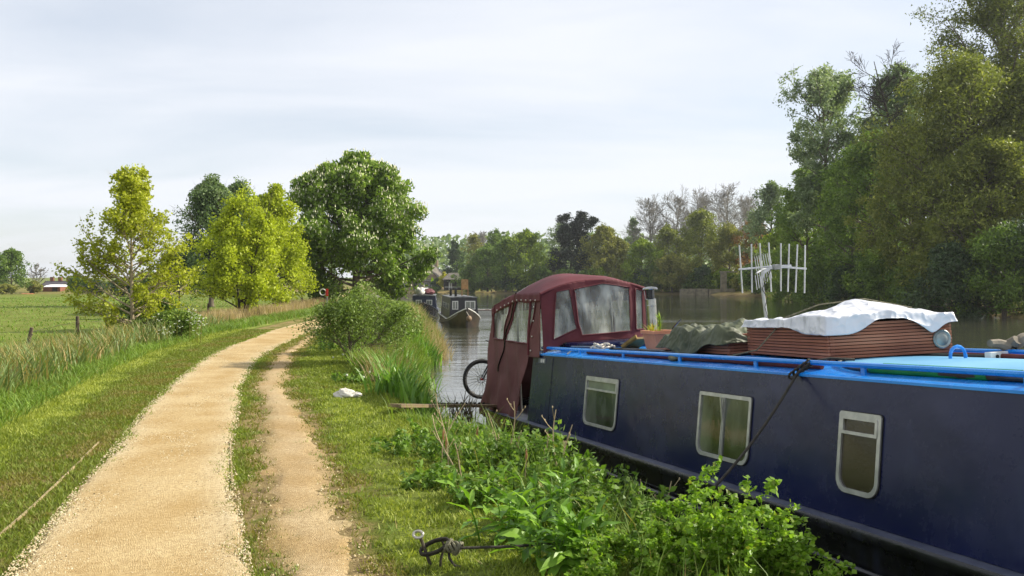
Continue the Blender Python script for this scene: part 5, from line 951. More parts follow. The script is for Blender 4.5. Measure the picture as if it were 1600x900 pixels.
FEN = mat('tan_fender', '#6e5a44', '#8a745a', 8, .8, .01, 20); o_ = thing('bow_fender', 'tan rope fender hanging at the bow of the black narrowboat', 'fender', MB2 @ Vector((15.05, .1, .55))); MB().ball((0, 0, 0), (.16, .24, .18), 12, 8).build('body', FEN, o_, smooth=True); MB().tube([(0, 0, .15), (-.15, 0, .4)], .02, 6).build('lanyard', ROPEW, o_)
M3 = Matrix.Translation((at(668, 66)-.3, 66, 0)) @ Matrix.Rotation(rz_-.05, 4, 'Z') @ Matrix.Translation((-13, 0, 0))
moored('narrowboat', 'dull navy narrowboat with a cluttered roof moored behind the black one', M3, 13.5, (2.0, 11.2, 1.15), 2.1, BLACK, NAVY2, ROOFG, ((.4, 1.1, .45, .4), (-.4, 1.1, .45, .4)))
def on3(x_, y_, z_): return M3 @ Matrix.Translation((x_, y_, z_))
for k, (x_, y_, r, m_, nm, lb) in enumerate(((10.2, -.35, (.5, .42, .34), WHT, 'covered_load', 'white covered bundle on the roof of the dull navy narrowboat'), (8.4, .3, (.7, .5, .26), mat('maroon_cover', '#4c2328', '#6b343a', 5, .7), 'covered_load', 'maroon covered bundle on the roof of the dull navy narrowboat'), (6.2, 0, (.9, .5, .3), WHT, 'covered_load', 'long white bundle farther along the cluttered roof'))):
    V, Fc = lump(12, r, 20+k, .35); o_ = thing(nm, lb, 'bundle', mw=on3(x_, y_, 1.72+r[2]*.6)); MB().add(V, Fc).build('cover', m_, o_, smooth=True); MB().tube([(r[0]*.1*0, r[1]*math.cos(a)*1.02, r[2]*math.sin(a)*1.05) for a in np.linspace(0, 2*math.pi, 18, endpoint=False)], .015, 5, closed=True).build('cord', ROPEG, o_)
o_ = thing('wicker_chair', 'tan wooden chair standing on the roof of the black narrowboat', 'chair', mw=MB2 @ Matrix.Translation((9.4, .3, 1.78)))
CH = mat('tan_wood', '#8a6c48', '#a5855c', 6, .8)
MB().box((0, 0, .42), (.45, .45, .05)).build('seat', CH, o_); MB().box((-.2, 0, .75), (.05, .45, .6)).build('backrest', CH, o_)
for sx_ in (-.19, .19):
    for sy_ in (-.19, .19): MB().box((sx_, sy_, .21), (.05, .05, .42)).build('leg', CH, o_)
for k, (x_, y_) in enumerate(((11.0, -.4), (7.6, -.5))):
    o_ = thing('roof_chimney', ('short black stove chimney on the front of the black narrowboat roof', 'short black stove chimney farther along the black narrowboat roof')[k], 'chimney', mw=MB2 @ Matrix.Translation((x_, y_, 1.75))); MB().lathe([(.08, 0), (.08, .45)], 12).build('pipe', BLACK, o_, smooth=True); MB().lathe([(.12, .47), (.12, .5), (.03, .56)], 12).build('cowl', BLACK, o_, smooth=True)
o_ = thing('dinghy', 'low white dinghy on the river beyond the black narrowboat', 'dinghy', mw=Matrix.Translation((at(762, 72), 72, 0)) @ Matrix.Rotation(R_(8), 4, 'Z'))
V = []; us = np.linspace(-2.0, 2.0, 11); hw_ = .72*np.sqrt(np.clip(1-(us/2.05)**4, .02, 1))
for u, h in zip(us, hw_): V += [(u, -h, .42), (u, -h*.75, -.12), (u, h*.75, -.12), (u, h, .42), (u, h*.85, .36), (u, -h*.85, .36)]
MB().add(V, [(k*6+q, k*6+(q+1) % 6, (k+1)*6+(q+1) % 6, (k+1)*6+q) for k in range(10) for q in range(6)]+[tuple(range(6))[::-1], tuple(range(60, 66))]).build('hull', WHT, o_, smooth=True); MB().box((0, 0, .40), (.3, 1.1, .04)).build('thwart', WOOD, o_); MB().tube([(u, s*(h+.02), .42) for s in (-1,) for u, h in zip(us, hw_)], .03, 6).build('gunwale', bpy.data.materials['maroon_cover'], o_)

# ------------------------------------------------------------------ stone house, pavilion and far landing
STONE = mat('cotswold_stone', '#7a6a52', '#948266', 1.2, .9, .02, 6); TILE = mat('stone_roof_tiles', '#5a544c', '#706a60', 2, .9, .03, 5); DARKW = mat('dark_timber', '#2a2420', '#3b332c', 4, .8)
def house(name, label, loc, rz, w, dpt, eave, ridge, wallm, roofm, wins, door=None, chim=None):
    """gable end faces local -Y"""
    o_ = thing(name, label, 'house', loc, rz); h = w/2
    V = [(-h, 0, 0), (h, 0, 0), (h, 0, eave), (0, 0, ridge), (-h, 0, eave), (-h, dpt, 0), (h, dpt, 0), (h, dpt, eave), (0, dpt, ridge), (-h, dpt, eave)]
    MB().add(V, [(0, 1, 2, 3, 4), (9, 8, 7, 6, 5), (1, 6, 7, 2), (5, 0, 4, 9)]).build('wall', wallm, o_)
    rf = MB(); ov = .35; sl = (ridge-eave)/h
    for s in (-1, 1):
        a = [(0, -ov, ridge+.05), (s*(h+ov), -ov, eave-ov*sl+.05), (s*(h+ov), dpt+ov, eave-ov*sl+.05), (0, dpt+ov, ridge+.05)]; b = [(x_, y_, z_+.18) for x_, y_, z_ in a]
        rf.add(a+b, [(0, 1, 2, 3), (4, 5, 6, 7), (0, 1, 5, 4), (1, 2, 6, 5), (2, 3, 7, 6), (3, 0, 4, 7)])
    r_ = rf.build('roof', roofm, o_)
    for c in (chim or []): MB().box((c[0], c[1], ridge+.5), (.7, .7, 1.8)).build('chimney', wallm, r_)
    for (x_, z_, ww, hh) in wins:
        w_ = MB().box((x_, -.02, z_), (ww, .1, hh)).build('window', WHT, o_); MB().box((x_, -.06, z_), (ww-.16, .06, hh-.16)).build('pane', PANE, w_)
        for t_ in (-.25, .25): MB().box((x_+t_*ww*.68, -.10, z_), (.06, .04, hh-.14)).build('mullion', WHT, w_)
        MB().box((x_, -.1, z_-hh/2-.06), (ww+.2, .2, .1)).build('sill', wallm, w_)
    if door: d_ = MB().box((door[0], -.03, 1.05), (1.0, .1, 2.1)).build('door', DARKW, o_); MB().box((door[0], -.1, 2.3), (1.6, .8, .12)).build('porch', roofm, d_)
    return o_
Yh = 246; xh = at(664, Yh); zh = g1(xh, Yh)
house('stone_house', 'stone gabled house across the river behind the moored boats', (xh, Yh, zh), R_(-12), 8.2, 9, 3.2, hz(414, Yh)-zh, STONE, TILE, ((.0, 4.4, 2.0, 1.1), (.9, 1.5, 2.0, 1.3), (-1.4, 1.5, 1.2, 1.3)), (-2.8,), [(2.2, 4)])
house('stone_house', 'lower stone wing attached beyond the gabled house', (xh-6.2, Yh+3, zh), R_(-12), 6.5, 8, 2.8, 5.6, STONE, TILE, ((.5, 1.5, 1.4, 1.2),), None, [(-1, 4)])
MB().box((1.6, -1.1, 2.75), (3.6, 2.0, .15), Matrix.Rotation(.28, 3, 'X')).build('bay_roof', TILE, bpy.data.objects['stone_house'])
Yp = 238; xp = at(713, Yp); zp = g1(xp, Yp); o_ = thing('pavilion', 'low waterside pavilion with brown hipped roof and dark open front', 'pavilion', (xp, Yp, zp), R_(6))
V = [(-3.8, -2.6, 2.9), (3.8, -2.6, 2.9), (3.8, 2.6, 2.9), (-3.8, 2.6, 2.9), (-1.9, 0, 4.7), (1.9, 0, 4.7)]; MB().add(V, [(0, 1, 5, 4), (1, 2, 5), (2, 3, 4, 5), (3, 0, 4), (3, 2, 1, 0)]).build('roof', TILE, o_)
MB().box((0, 1.0, 1.45), (6.6, 2.2, 2.9)).build('back_room', DARKW, o_)
for k in range(5): MB().box((-3.2+1.6*k, -2.2, 1.45), (.18, .18, 2.9)).build('post', DARKW, o_)
MB().box((0, -2.25, .9), (6.4, .08, .12)).build('rail', WHT, o_); MB().box((-1.6, -.2, 1.1), (.9, .1, 2.0)).build('door', WHT, o_)
l = put(694, 240); tree('golden_conifer', 'small golden conifer between the stone house and the pavilion', l, hz(427, 240)-l[2], 1.6, COLUMN, LM['golden'], BARK, 2500, .4, 330, cb=.03, elev=(75, 50), n1=24, notwig=True)
l = put(684, 242); tree('garden_shrub', 'dark round shrub beside the golden conifer', l, 3.4, 1.6, BROAD, LM['dark'], BARK, 2500, .4, 331, cb=.03, n1=24, notwig=True, cat='shrub')
l = put(676, 236); tree('garden_shrub', 'low green garden hedge shrub in front of the stone house', l, 1.8, 2.2, BROAD, LM['mid'], BARK, 2500, .35, 332, cb=.03, n1=24, notwig=True, cat='shrub')
# landing stage of stone with a pillar
Yl = 193; o_ = thing('stone_landing', 'low stone landing wall with a square pillar on the far bank', 'landing', (at(1100, Yl), Yl, -.4))
CONC = mat('pale_old_stone', '#6f6856', '#8f8670', 1.5, .9, .02, 5)
for k, (x_, w_, h_) in enumerate(((-3.6, 3.2, 1.7), (-.6, 2.6, 1.75), (2.3, 2.9, 1.65), (5.2, 2.7, 1.75))): MB().box((x_, 0, h_/2), (w_*.985, 1.6, h_)).build('wall_block', CONC, o_, bevel=.05)
MB().box((4.4, .6, 3.0), (1.2, 1.0, 4.6)).build('pillar', CONC, o_, bevel=.05); MB().box((5.4, .6, 5.4), (3.6, 1.1, .3)).build('lintel', CONC, o_)
# ------------------------------------------------------------------ buildings past the field
Yb = 178; WHB = mat('white_shed_wall', '#d6d6d2', '#e6e6e2', 1, .7); SLATE = mat('slate_roof', '#38343a', '#4a454b', 1.5, .8, .02, 5); BRICKM = mat('far_brick', '#6e4534', '#85563f', 1.5, .9)
def shed(name, label, px0, px1, Yd, zb, ztop, zridge, wallm, roofm, dpt=7, extras=0):
    x0, x1 = at(px0, Yd), at(px1, Yd); g = g1((x0+x1)/2, Yd); o_ = thing(name, label, 'building', ((x0+x1)/2, Yd, g)); w = x1-x0; e = hz(ztop, Yd)-g; r = hz(zridge, Yd)-g
    V = [(-w/2, 0, 0), (w/2, 0, 0), (w/2, dpt, 0), (-w/2, dpt, 0), (-w/2, 0, e), (w/2, 0, e), (w/2, dpt, e), (-w/2, dpt, e), (-w/2, dpt/2, r-.1), (w/2, dpt/2, r-.1)]
    MB().add(V, [(0, 1, 5, 4), (2, 3, 7, 6), (1, 2, 6, 9, 5), (3, 0, 4, 8, 7)]).build('wall', wallm, o_)
    V = [(-w/2-.3, -.4, e-.1), (w/2+.3, -.4, e-.1), (w/2+.3, dpt/2, r), (-w/2-.3, dpt/2, r), (-w/2-.3, dpt+.4, e-.1), (w/2+.3, dpt+.4, e-.1)]
    V2 = [(a, b, c+.2) for a, b, c in V]; rf = MB().add(V+V2, [(0, 1, 2, 3), (3, 2, 5, 4), (6, 7, 8, 9), (9, 8, 11, 10), (0, 1, 7, 6), (4, 5, 11, 10), (0, 3, 9, 6), (3, 4, 10, 9), (1, 2, 8, 7), (2, 5, 11, 8)]).build('roof', roofm, o_)
    for k in range(extras): MB().box((-w/2+w*(k+.5)/extras, dpt/2, r+.5), (.8, .6, 1.3)).build('chimney', BRICKM, rf)
    d_ = MB().box((w*.2, -.03, min(1.1, e*.4)), (min(1.6, w*.3), .08, min(2.2, e*.8))).build('door', DARKW, o_)
shed('field_shed', 'long white-walled shed beyond the field', 66, 108, 186, 460, 449, 446, WHB, WHB, 8)
shed('field_barn', 'low barn with dark slate roof in front of the white shed', 67, 94, 176, 464, 459, 453, BRICKM, SLATE)
shed('field_barn', 'small brown brick outbuilding beside the dark-roofed barn', 90, 102, 178, 464, 459, 453, BRICKM, SLATE)
shed('terrace_house', 'brick terrace with chimneys rising behind the white shed', 60, 112, 215, 460, 449, 440, BRICKM, SLATE, 9, 4)
shed('field_hut', 'tiny orange-brown hut at the foot of the large round tree', 31, 42, 168, 465, 463, 460, mat('hut_tan', '#9a6a42', '#ad7a50', 2, .8), mat('hut_roof', '#9a5f3a', '#a86c44', 2, .8), 3)

# ------------------------------------------------------------------ gravel and turf
def onpath(x, y): return (x > pathL(y)) & (x < pathR(y))
def ontrod(x, y): return (x > trodL(y)) & (x < trodR(y)) & (y < 31)
def infr(x, y, m=1.2): return (np.abs(x) < y*.60+m)
rg = np.random.default_rng(301)
n = 27000; yy = 3.8+rg.uniform(0, 1, n)**1.9*20; tq = rg.uniform(0, 1, n); ed = rg.uniform(0, 1, n) < .72
cl_ = fbm(yy*1.1, tq*4, 91) > .47; ed = ed & (cl_ | (yy < 7)); tq = np.where(ed, np.where(rg.uniform(0, 1, n) < .6, np.abs(rg.normal(size=n))*.14-.04, 1.04-np.abs(rg.normal(size=n))*.12), tq)
xx = pathL(yy)+(pathR(yy)-pathL(yy))*tq; s_ = rg.uniform(.0035, .009, n)*(1+.02*yy)*np.where(rg.uniform(0, 1, n) < .04, 1.7, 1)
zz = ground(xx, yy)+.022; T4 = np.array([(1, 0, -.5), (-.3, .9, -.5), (-.8, -.5, -.5), (.2, -.9, -.4), (0, 0, .7)])
V = (T4[None]*rg.uniform(.6, 1.3, (n, 5, 1))); a = rg.uniform(0, 6.28, n); ca, sa = np.cos(a), np.sin(a)
V = np.stack([V[..., 0]*ca[:, None]-V[..., 1]*sa[:, None], V[..., 0]*sa[:, None]+V[..., 1]*ca[:, None], V[..., 2]*.8], -1)*s_[:, None, None]+np.stack([xx, yy, zz], 1)[:, None]
k5 = np.arange(n)[:, None]*5; Tq = np.concatenate([k5+np.array([[0, 1, 4]]), k5+np.array([[1, 2, 4]]), k5+np.array([[2, 3, 4]]), k5+np.array([[3, 0, 4]])])
obj('gravel', raw('gravel', V.reshape(-1, 3), [Tq], leafmat('loose_gravel', ['#5a4b34', '#97845e', '#b5a47e', '#c6b894', '#d0c5a8'], 0, .9), v=np.repeat(rg.uniform(0, 1, n), 5)), label='loose pale gravel scattered along the edges of the path', cat='gravel', kind='stuff')
rg = np.random.default_rng(311); n = 3000; yy = 3.9+rg.uniform(0, 1, n)**1.8*16; xx = trodL(yy)-.15+(trodR(yy)-trodL(yy)+.3)*rg.uniform(0, 1, n); s_ = rg.uniform(.003, .008, n)*np.where(rg.uniform(0, 1, n) < .05, 1.8, 1)
V = T4[None]*rg.uniform(.6, 1.3, (n, 5, 1))*s_[:, None, None]+np.stack([xx, yy, ground(xx, yy)+.018], 1)[:, None]; k5 = np.arange(n)[:, None]*5; Tq = np.concatenate([k5+np.array([[q, (q+1) % 4, 4]]) for q in range(4)])
obj('gravel', raw('gravel', V.reshape(-1, 3), [Tq], bpy.data.materials['loose_gravel'], v=np.repeat(rg.uniform(0, .8, n), 5)), label='sparse pebbles and clods on the trodden earth line', cat='gravel', kind='stuff')
# mown turf
GR = leafmat('turf_blades', ['#857a46', '#7c7a38', '#6c7a2e', '#828f38', '#a4aa50'], .35, .6)
def turf(name, n, y0, y1, pw, x0, x1, hmul, keep, vadd, lab, seed):
    rg = np.random.default_rng(seed); yy = y0+rg.uniform(0, 1, n)**pw*(y1-y0); xx = rg.uniform(0, 1, n); xx = x0(yy)+(x1(yy)-x0(yy))*xx
    k = infr(xx, yy)&keep(rg, xx, yy); xx, yy = xx[k], yy[k]; d = river_d(xx, yy); k = d > .12; xx, yy, d = xx[k], yy[k], d[k]; zz = ground(xx, yy, d); n = len(xx)
    h = hmul(xx, yy, rg)*rg.uniform(.55, 1.3, n); w = (.0022+.00085*yy)*rg.uniform(.7, 1.4, n); az = rg.uniform(0, 6.28, n); ln = h*rg.uniform(.2, 1.1, n); a2 = rg.uniform(0, 6.28, n)
    B_ = np.stack([xx, yy, zz-.004], 1); wd = np.stack([np.cos(az), np.sin(az), 0*az], 1)*w[:, None]; tip = B_+np.stack([np.cos(a2)*ln, np.sin(a2)*ln, h], 1)
    V = np.stack([B_-wd, B_+wd, tip], 1).reshape(-1, 3); v = np.clip(zone_v(xx, yy, d)+vadd+rg.normal(size=n)*.13, 0, 1)
    obj(name, raw(name, V, [np.arange(3*n).reshape(n, 3)], GR, v=np.repeat(v, 3)), label=lab, cat='grass', kind='stuff')
def edgek(rg, x, y):
    n1_ = fbm(x*3, y*3, 71)-.5; n2_ = fbm(x*11, y*11, 78)-.5; u_ = rg.uniform(0, 1, len(x))
    dp_ = np.maximum(pathL(y)-x, x-pathR(y)); kp_ = sm(-.12, .06, dp_+.3*n1_+.22*n2_)
    te = np.where(y < 31, np.maximum(trodL(y)-x, x-trodR(y)), 9); kt_ = sm(-.10, .34, te+.55*n1_+.5*n2_)
    sp_ = 1-.8*sm(.58, .68, fbm(x*2.2, y*2.2, 72))*(x > pathR(y))*(river_d(x, y) > 1.2)
    return u_ < kp_*kt_*sp_
turf('grass', 380000, 3.9, 32, 2.0, lambda y: pathL(y)-2.0, lambda y: np.interp(y, BANK[:20, 1], BANK[:20, 0]), lambda x, y, r: (.026+.03*sm(1.0, 1.7, pathL(y)-x)+.03*sm(1.4, .5, river_d(x, y))+.012*fbm(x*2, y*2, 73))*(1+.015*y), edgek, .02, 'short mown grass of the towpath verge and bank', 302)
# long grasses: verge behind the mown strip, sedge, dry stems, bank tussocks
LG = leafmat('long_grass', ['#a08a58', '#8d8648', '#627a2c', '#728f34', '#90a648'], .35, .55); SED = leafmat('sedge_blades', ['#b39c6a', '#8d8648', '#62743f', '#71874a', '#93a368'], .3, .5); DRY = leafmat('dry_grass', ['#8f7a5a', '#a8936e', '#bda984', '#94905a'], .3, .8)
def longgrass(name, m, n, fx, h, w, vm, vs_, spread, bend, lab, seed, seg=2, dmin=.0, clump=None, kind='stuff', cat='grass'):
    rg = np.random.default_rng(seed); xx, yy = fx(rg, n)
    if clump:
        c = rg.integers(0, max(n//clump[0], 1), n); cx = rg.choice(xx, n//clump[0]+1) if False else xx[c]; cy = yy[c]; xx = cx+rg.normal(size=n)*clump[1]; yy = cy+rg.normal(size=n)*clump[1]
    d = river_d(xx, yy); k = (d > dmin) & infr(xx, yy, 2) & ~onpath(xx, yy); xx, yy, d = xx[k], yy[k], d[k]
    hh = h(xx, yy) if callable(h) else h; hh = np.broadcast_to(hh, xx.shape); V, Q, v = blades(rg, np.stack([xx, yy, ground(xx, yy, d)-.02], 1), len(xx), hh, w*(1+.02*yy), spread, bend, np.clip(vm+.5*(fbm(xx*.9, yy*.9, seed)-.5), 0, 1), vs_, seg)
    return obj(name, raw(name, V, [Q], m, v=v), label=lab, cat=cat, kind=kind)
def left_band(a, b, y0, y1, pw=1.5): return lambda rg, n: (lambda yy: (pathL(yy)-(a+(b-a)*rg.uniform(0, 1, n)), yy))(y0+rg.uniform(0, 1, n)**pw*(y1-y0))
def bank_band(a, b, y0, y1, pw=1.2): return lambda rg, n: (lambda yy: (np.interp(yy, BANK[:22, 1], BANK[:22, 0])-(a+(b-a)*rg.uniform(0, 1, n)), yy))(y0+rg.uniform(0, 1, n)**pw*(y1-y0))
longgrass('verge_grass', LG, 17000, left_band(1.45, 2.9, 7, 45), lambda x, y: .14+.26*fbm(x*1.1, y*1.1, 79), .011, .72, .12, .35, .7, 'lush bright green long grass bordering the mown verge', 303)
longgrass('sedge', SED, 12500, left_band(2.1, 5.5, 8, 34, 1.3), lambda x, y: .45+.55*fbm(x*.7, y*.7, 74), .019, .50, .27, .25, .45, 'tall grey-green sedge mixed with straw along the field ditch', 304, seg=3)
longgrass('dry_grass', DRY, 9000, left_band(3.0, 6.2, 14, 40, 1.1), .62, .006, .45, .2, .25, .4, 'pale dead grass stems in front of the field fence', 305)
longgrass('dry_grass', DRY, 16000, left_band(2.6, 6.5, 33, 75, 1.1), .85, .011, .4, .2, .18, .3, 'band of tall dry grass beneath the yellow-green trees', 306)
longgrass('verge_grass', LG, 9000, left_band(1.2, 3.2, 30, 70, 1.1), .38, .014, .6, .15, .35, .6, 'green tussocks edging the far bend of the path', 307)
longgrass('field_grass', LG, 26000, left_band(5.0, 60, 22, 140, 1.7), lambda x, y: .12+.14*fbm(x*.3, y*.3, 75), .03, .66, .05, .4, .7, 'long meadow grass covering the field', 308, seg=2)
longgrass('bank_grass', LG, 9500, bank_band(-.02, 1.4, 16.6, 40), lambda x, y: .3+.4*fbm(x*.9, y*.9, 76), .015, .72, .15, .3, .6, 'tall mixed grasses on the bank beyond the iris clump', 309, seg=3, dmin=-.15)
longgrass('bank_grass', LG, 7000, bank_band(-.3, 2.2, 36, 62), .7, .016, .6, .2, .3, .5, 'rough grass on the bank beside the moored black narrowboat', 310, dmin=-.3)
longgrass('dry_reeds', DRY, 1500, bank_band(-.5, .9, 30, 47), .95, .010, .4, .2, .2, .35, 'dry tan reeds on the bank before the black narrowboat', 311, dmin=-.5)
longgrass('dry_reeds', DRY, 1800, bank_band(-.2, 1.2, 14.5, 24), .6, .006, .35, .2, .4, .4, 'dead brown stems among the bank grasses below the airy shrub', 312, dmin=-.2)
longgrass('bank_grass', LG, 22000, bank_band(-.05, 1.3, 4.2, 11.0, 1.3), lambda x, y: .13+.12*fbm(x*1.5, y*1.5, 77), .006, .68, .15, .4, .8, 'fine green grass under the leafy plants on the near bank', 313, dmin=-.05)
# ------------------------------------------------------------------ bank plants
IRIS = leafmat('iris_leaves', ['#4d6e2c', '#5f8434', '#759a40', '#97b05c'], .35, .4)
for k, (x_, y_, n, hh, lb) in enumerate(((-1.1, 13.0, 260, .6, 'clump of broad sword-leaved iris beside the stern line'), (-1.6, 13.7, 220, .58, 'sword-leaved iris clump next to the clump at the stern line'), (-1.45, 14.6, 200, .62, 'iris clump at the water beyond the stern line'), (-1.95, 15.7, 170, .62, 'tall iris clump close under the airy shrub'), (-2.35, 21.5, 180, .75, 'bright iris clump by the water toward the moored boats'), (-2.6, 28, 110, .85, 'bright reed clump at the bank before the black narrowboat'))):
    rgk = np.random.default_rng(340+k); o_ = thing('iris_clump', lb, 'plant', (x_, y_, g1(x_, y_)), group='iris clumps along the bank'); Bs = np.stack([rgk.normal(size=n)*.24, rgk.normal(size=n)*.2, 0*rgk.normal(size=n)-.03], 1)
    gz_ = g1(x_, y_); Bs[:, 2] = ground(Bs[:, 0]+x_, Bs[:, 1]+y_)-gz_-.03; V, Q, v = blades(rgk, Bs, n, hh, .034*(1+.02*y_), .26, .4, .5, .2, 5, .05); obj('leaves', raw('leaves', V, [Q], IRIS, v=v), o_); 
rgk = np.random.default_rng(350); o_ = thing('iris_clump', 'dark withered sedge clump overhanging the water by the stern line', 'plant', (-.72, 12.7, .55)); V, Q, v = blades(rgk, np.stack([rgk.normal(size=60)*.1, rgk.normal(size=60)*.1, 0*rgk.normal(size=60)], 1), 60, .6, .016, .5, .4, .25, .2, 5, .05); obj('leaves', raw('leaves', V, [Q], leafmat('withered_sedge', ['#3a3222', '#5d5238', '#54603a', '#6c7844'], .3), v=v), o_)
# broad-leaved comfrey, every leaf a piece of its own
COM = [leafmat('comfrey_leaf_%d' % k, [c, c], .35, .45, spec=.4) for k, c in enumerate(('#557a28', '#6a922c', '#82a83a'))]
def leafmesh(k, ln, wd, curl):
    t_ = np.linspace(0, 1, 8); w = wd*np.interp(t_, [0, .08, .3, .55, .8, 1], [.12, .25, .9, 1, .6, .02]); x_ = ln*t_; z_ = -curl*ln*t_**2
    V = []; 
    for q in range(8): V += [(x_[q], -w[q]/2, z_[q]+w[q]*.18+.006*math.sin(q*2.2)), (x_[q], 0, z_[q]), (x_[q], w[q]/2, z_[q]+w[q]*.18-.006*math.sin(q*1.7))]
    me = MB().add(V, [(3*q+j, 3*q+3+j, 3*q+4+j, 3*q+1+j) for q in range(7) for j in range(2)]).mesh('leaf', COM[k % 3], True); return me
LMs = [leafmesh(k, .21, .055+.006*(k % 3), .25+.12*(k//3)) for k in range(9)]
rgk = np.random.default_rng(360)
def comfrey(label, x_, y_, nst, hh, sc=1):
    gz_ = g1(x_, y_); o_ = thing('comfrey_plant', label, 'plant', (x_, y_, gz_), group='broad-leaved plants on the near bank')
    for s in range(nst):
        a0 = rgk.uniform(0, 6.28); r0 = rgk.uniform(.02, .17)*sc; bx, by = r0*math.cos(a0), r0*math.sin(a0); tx, ty = bx*1.7+rgk.normal()*.03, by*1.7+rgk.normal()*.03; h_ = hh*rgk.uniform(.65, 1.1)
        st = MB().tube([(bx, by, -.04), ((bx+tx)/2, (by+ty)/2, h_*.5), (tx, ty, h_)], [.007, .006, .004], 5).build('stem', COM[1], o_)
        for q in range(9):
            t_ = .15+.85*(q+rgk.uniform(0, .6))/9; c = Vector((bx+(tx-bx)*t_, by+(ty-by)*t_, h_*t_)); az = q*2.4+rgk.normal()*.3+a0; el = R_(5+60*t_**1.5+rgk.normal()*9)
            l_ = obj('leaf', LMs[rgk.integers(0, 9)], o_); l_.matrix_basis = Matrix.Translation(c) @ Matrix.Rotation(az, 4, 'Z') @ Matrix.Rotation(-el, 4, 'Y') @ Matrix.Rotation(rgk.normal()*.3, 4, 'X') @ Matrix.Scale(sc*(1.15-.55*t_)*rgk.uniform(.85, 1.15), 4)
for (px, py, nst, hh, lb) in ((838, 900, 7, .33, 'broad-leaved comfrey plant next to the rope tail of the mooring pin'), (790, 855, 6, .3, 'broad-leaved comfrey plant above the rope tail of the mooring pin'), (905, 895, 6, .32, 'broad-leaved comfrey plant beside the parsley thicket'), (870, 835, 6, .34, 'broad-leaved comfrey plant in front of the nettle bed'), (760, 800, 4, .2, 'small broad-leaved plant at the edge of the mown bank')):
    p = gp(px, py, .85); comfrey(lb, float(p[0]), float(p[1]), nst, hh, 1.0)
# nettles and cow parsley
NET = leafmat('nettle_leaves', ['#7a7a34', '#567628', '#708f36', '#93aa52'], .35, .5); PAR = leafmat('parsley_leaves', ['#7d8436', '#6c8f28', '#86a836', '#a8bd56'], .4, .45)
def herb(name, label, x_, y_, nst, hh, rad, m, ls, per, seed, group, fronds=False, vm=.5):
    rg = np.random.default_rng(seed); gz_ = g1(x_, y_); o_ = thing(name, label, 'plant', (x_, y_, gz_), group=group); az = rg.uniform(0, 6.28, nst); r0 = rad*np.sqrt(rg.uniform(0, 1, nst)); bx, by = r0*np.cos(az), r0*np.sin(az); h_ = hh*rg.uniform(.4, 1.15, nst)*(1-.35*(r0/rad)**2)
    bz = ground(bx+x_, by+y_)-gz_; lx, ly = bx*(1+.5*hh/rad*.5)+rg.normal(size=nst)*.04, by*(1+.5*hh/rad*.5)+rg.normal(size=nst)*.04
    t_ = np.linspace(0, 1, 5)[None, :, None]; P0 = np.stack([bx, by, bz-.05], 1)[:, None]*(1-t_)+np.stack([lx, ly, bz+h_], 1)[:, None]*t_; P0[..., :2] += .02*np.sin(3*t_+az[:, None, None])
    Rd = np.broadcast_to(.0045*np.linspace(1, .4, 5)[None], (nst, 5)).copy(); ps = [tubes(P0, Rd, 4)]
    if fronds:
        P1, R1 = children(rg, P0, Rd, 7, .25, 1, .95, .5, 5, .1, -.05); ps.append(tubes(P1, R1*.6, 3)); P2, R2 = children(rg, P1, R1*.6, 6, .2, 1, .8, .42, 3, .1, 0); src = P2; K = 3
    else: src = P0; K = 5
    V, Q = join(ps); obj('stem', raw('stem', V, [Q], m, True, v=np.full(len(V), .4)), o_, kind='stuff')
    m_ = len(src); n = m_*per; pick = np.repeat(np.arange(m_), per); f = rg.uniform(.1 if fronds else .12, .99, n)*(K-1); i0 = f.astype(int); fr = (f-i0)[:, None]; P = src[pick, i0]*(1-fr)+src[pick, np.minimum(i0+1, K-1)]*fr
    if fronds: P = P+rg.normal(size=P.shape)*.012
    else:
        a2 = rg.uniform(0, 6.28, n); rr_ = ls*.5*rg.uniform(.5, 1.3, n); P = P+np.stack([np.cos(a2)*rr_, np.sin(a2)*rr_, -.2*rr_], 1)
    Vl, Ql = leafcards(rg, P, ls, .5 if not fronds else .75, 1.3); obj('foliage', raw('foliage', Vl, [Ql], m, v=np.repeat(np.clip(vm+rg.normal(size=n)*.2, 0, 1), 4)), o_)
k = 0
for (px, py, nst, hh, rad, lb) in ((650, 720, 34, .22, .42, 'low nettle patch at the edge of the grass below the gangplank'), (700, 700, 30, .26, .4, 'nettle patch beside the gangplank'), (745, 735, 34, .3, .4, 'nettle patch with dead stalks near the stern'), (690, 770, 26, .2, .36, 'short nettle patch next to the mown grass'), (800, 745, 34, 0.44, .36, 'nettle patch against the hull below the hood'), (860, 760, 34, 0.47, .34, 'nettle patch below the hopper window'), (780, 800, 30, .28, .34, 'nettle patch between the dead stalks and the comfrey'), (920, 790, 34, 0.47, .32, 'nettle patch on the bank edge between two windows'), (860, 830, 26, .26, .3, 'nettle patch behind the comfrey'), (970, 830, 30, 0.44, .3, 'nettle patch beside the foot of the slanting mooring line'), (940, 870, 28, 0.39, .28, 'nettle patch next to the parsley thicket')):
    p = gp(px, py, .82); herb('nettle_patch', lb, float(p[0]), float(p[1]), nst, hh, rad, NET, .064, 32, 370+k, 'nettles on the near bank', vm=.55); k += 1
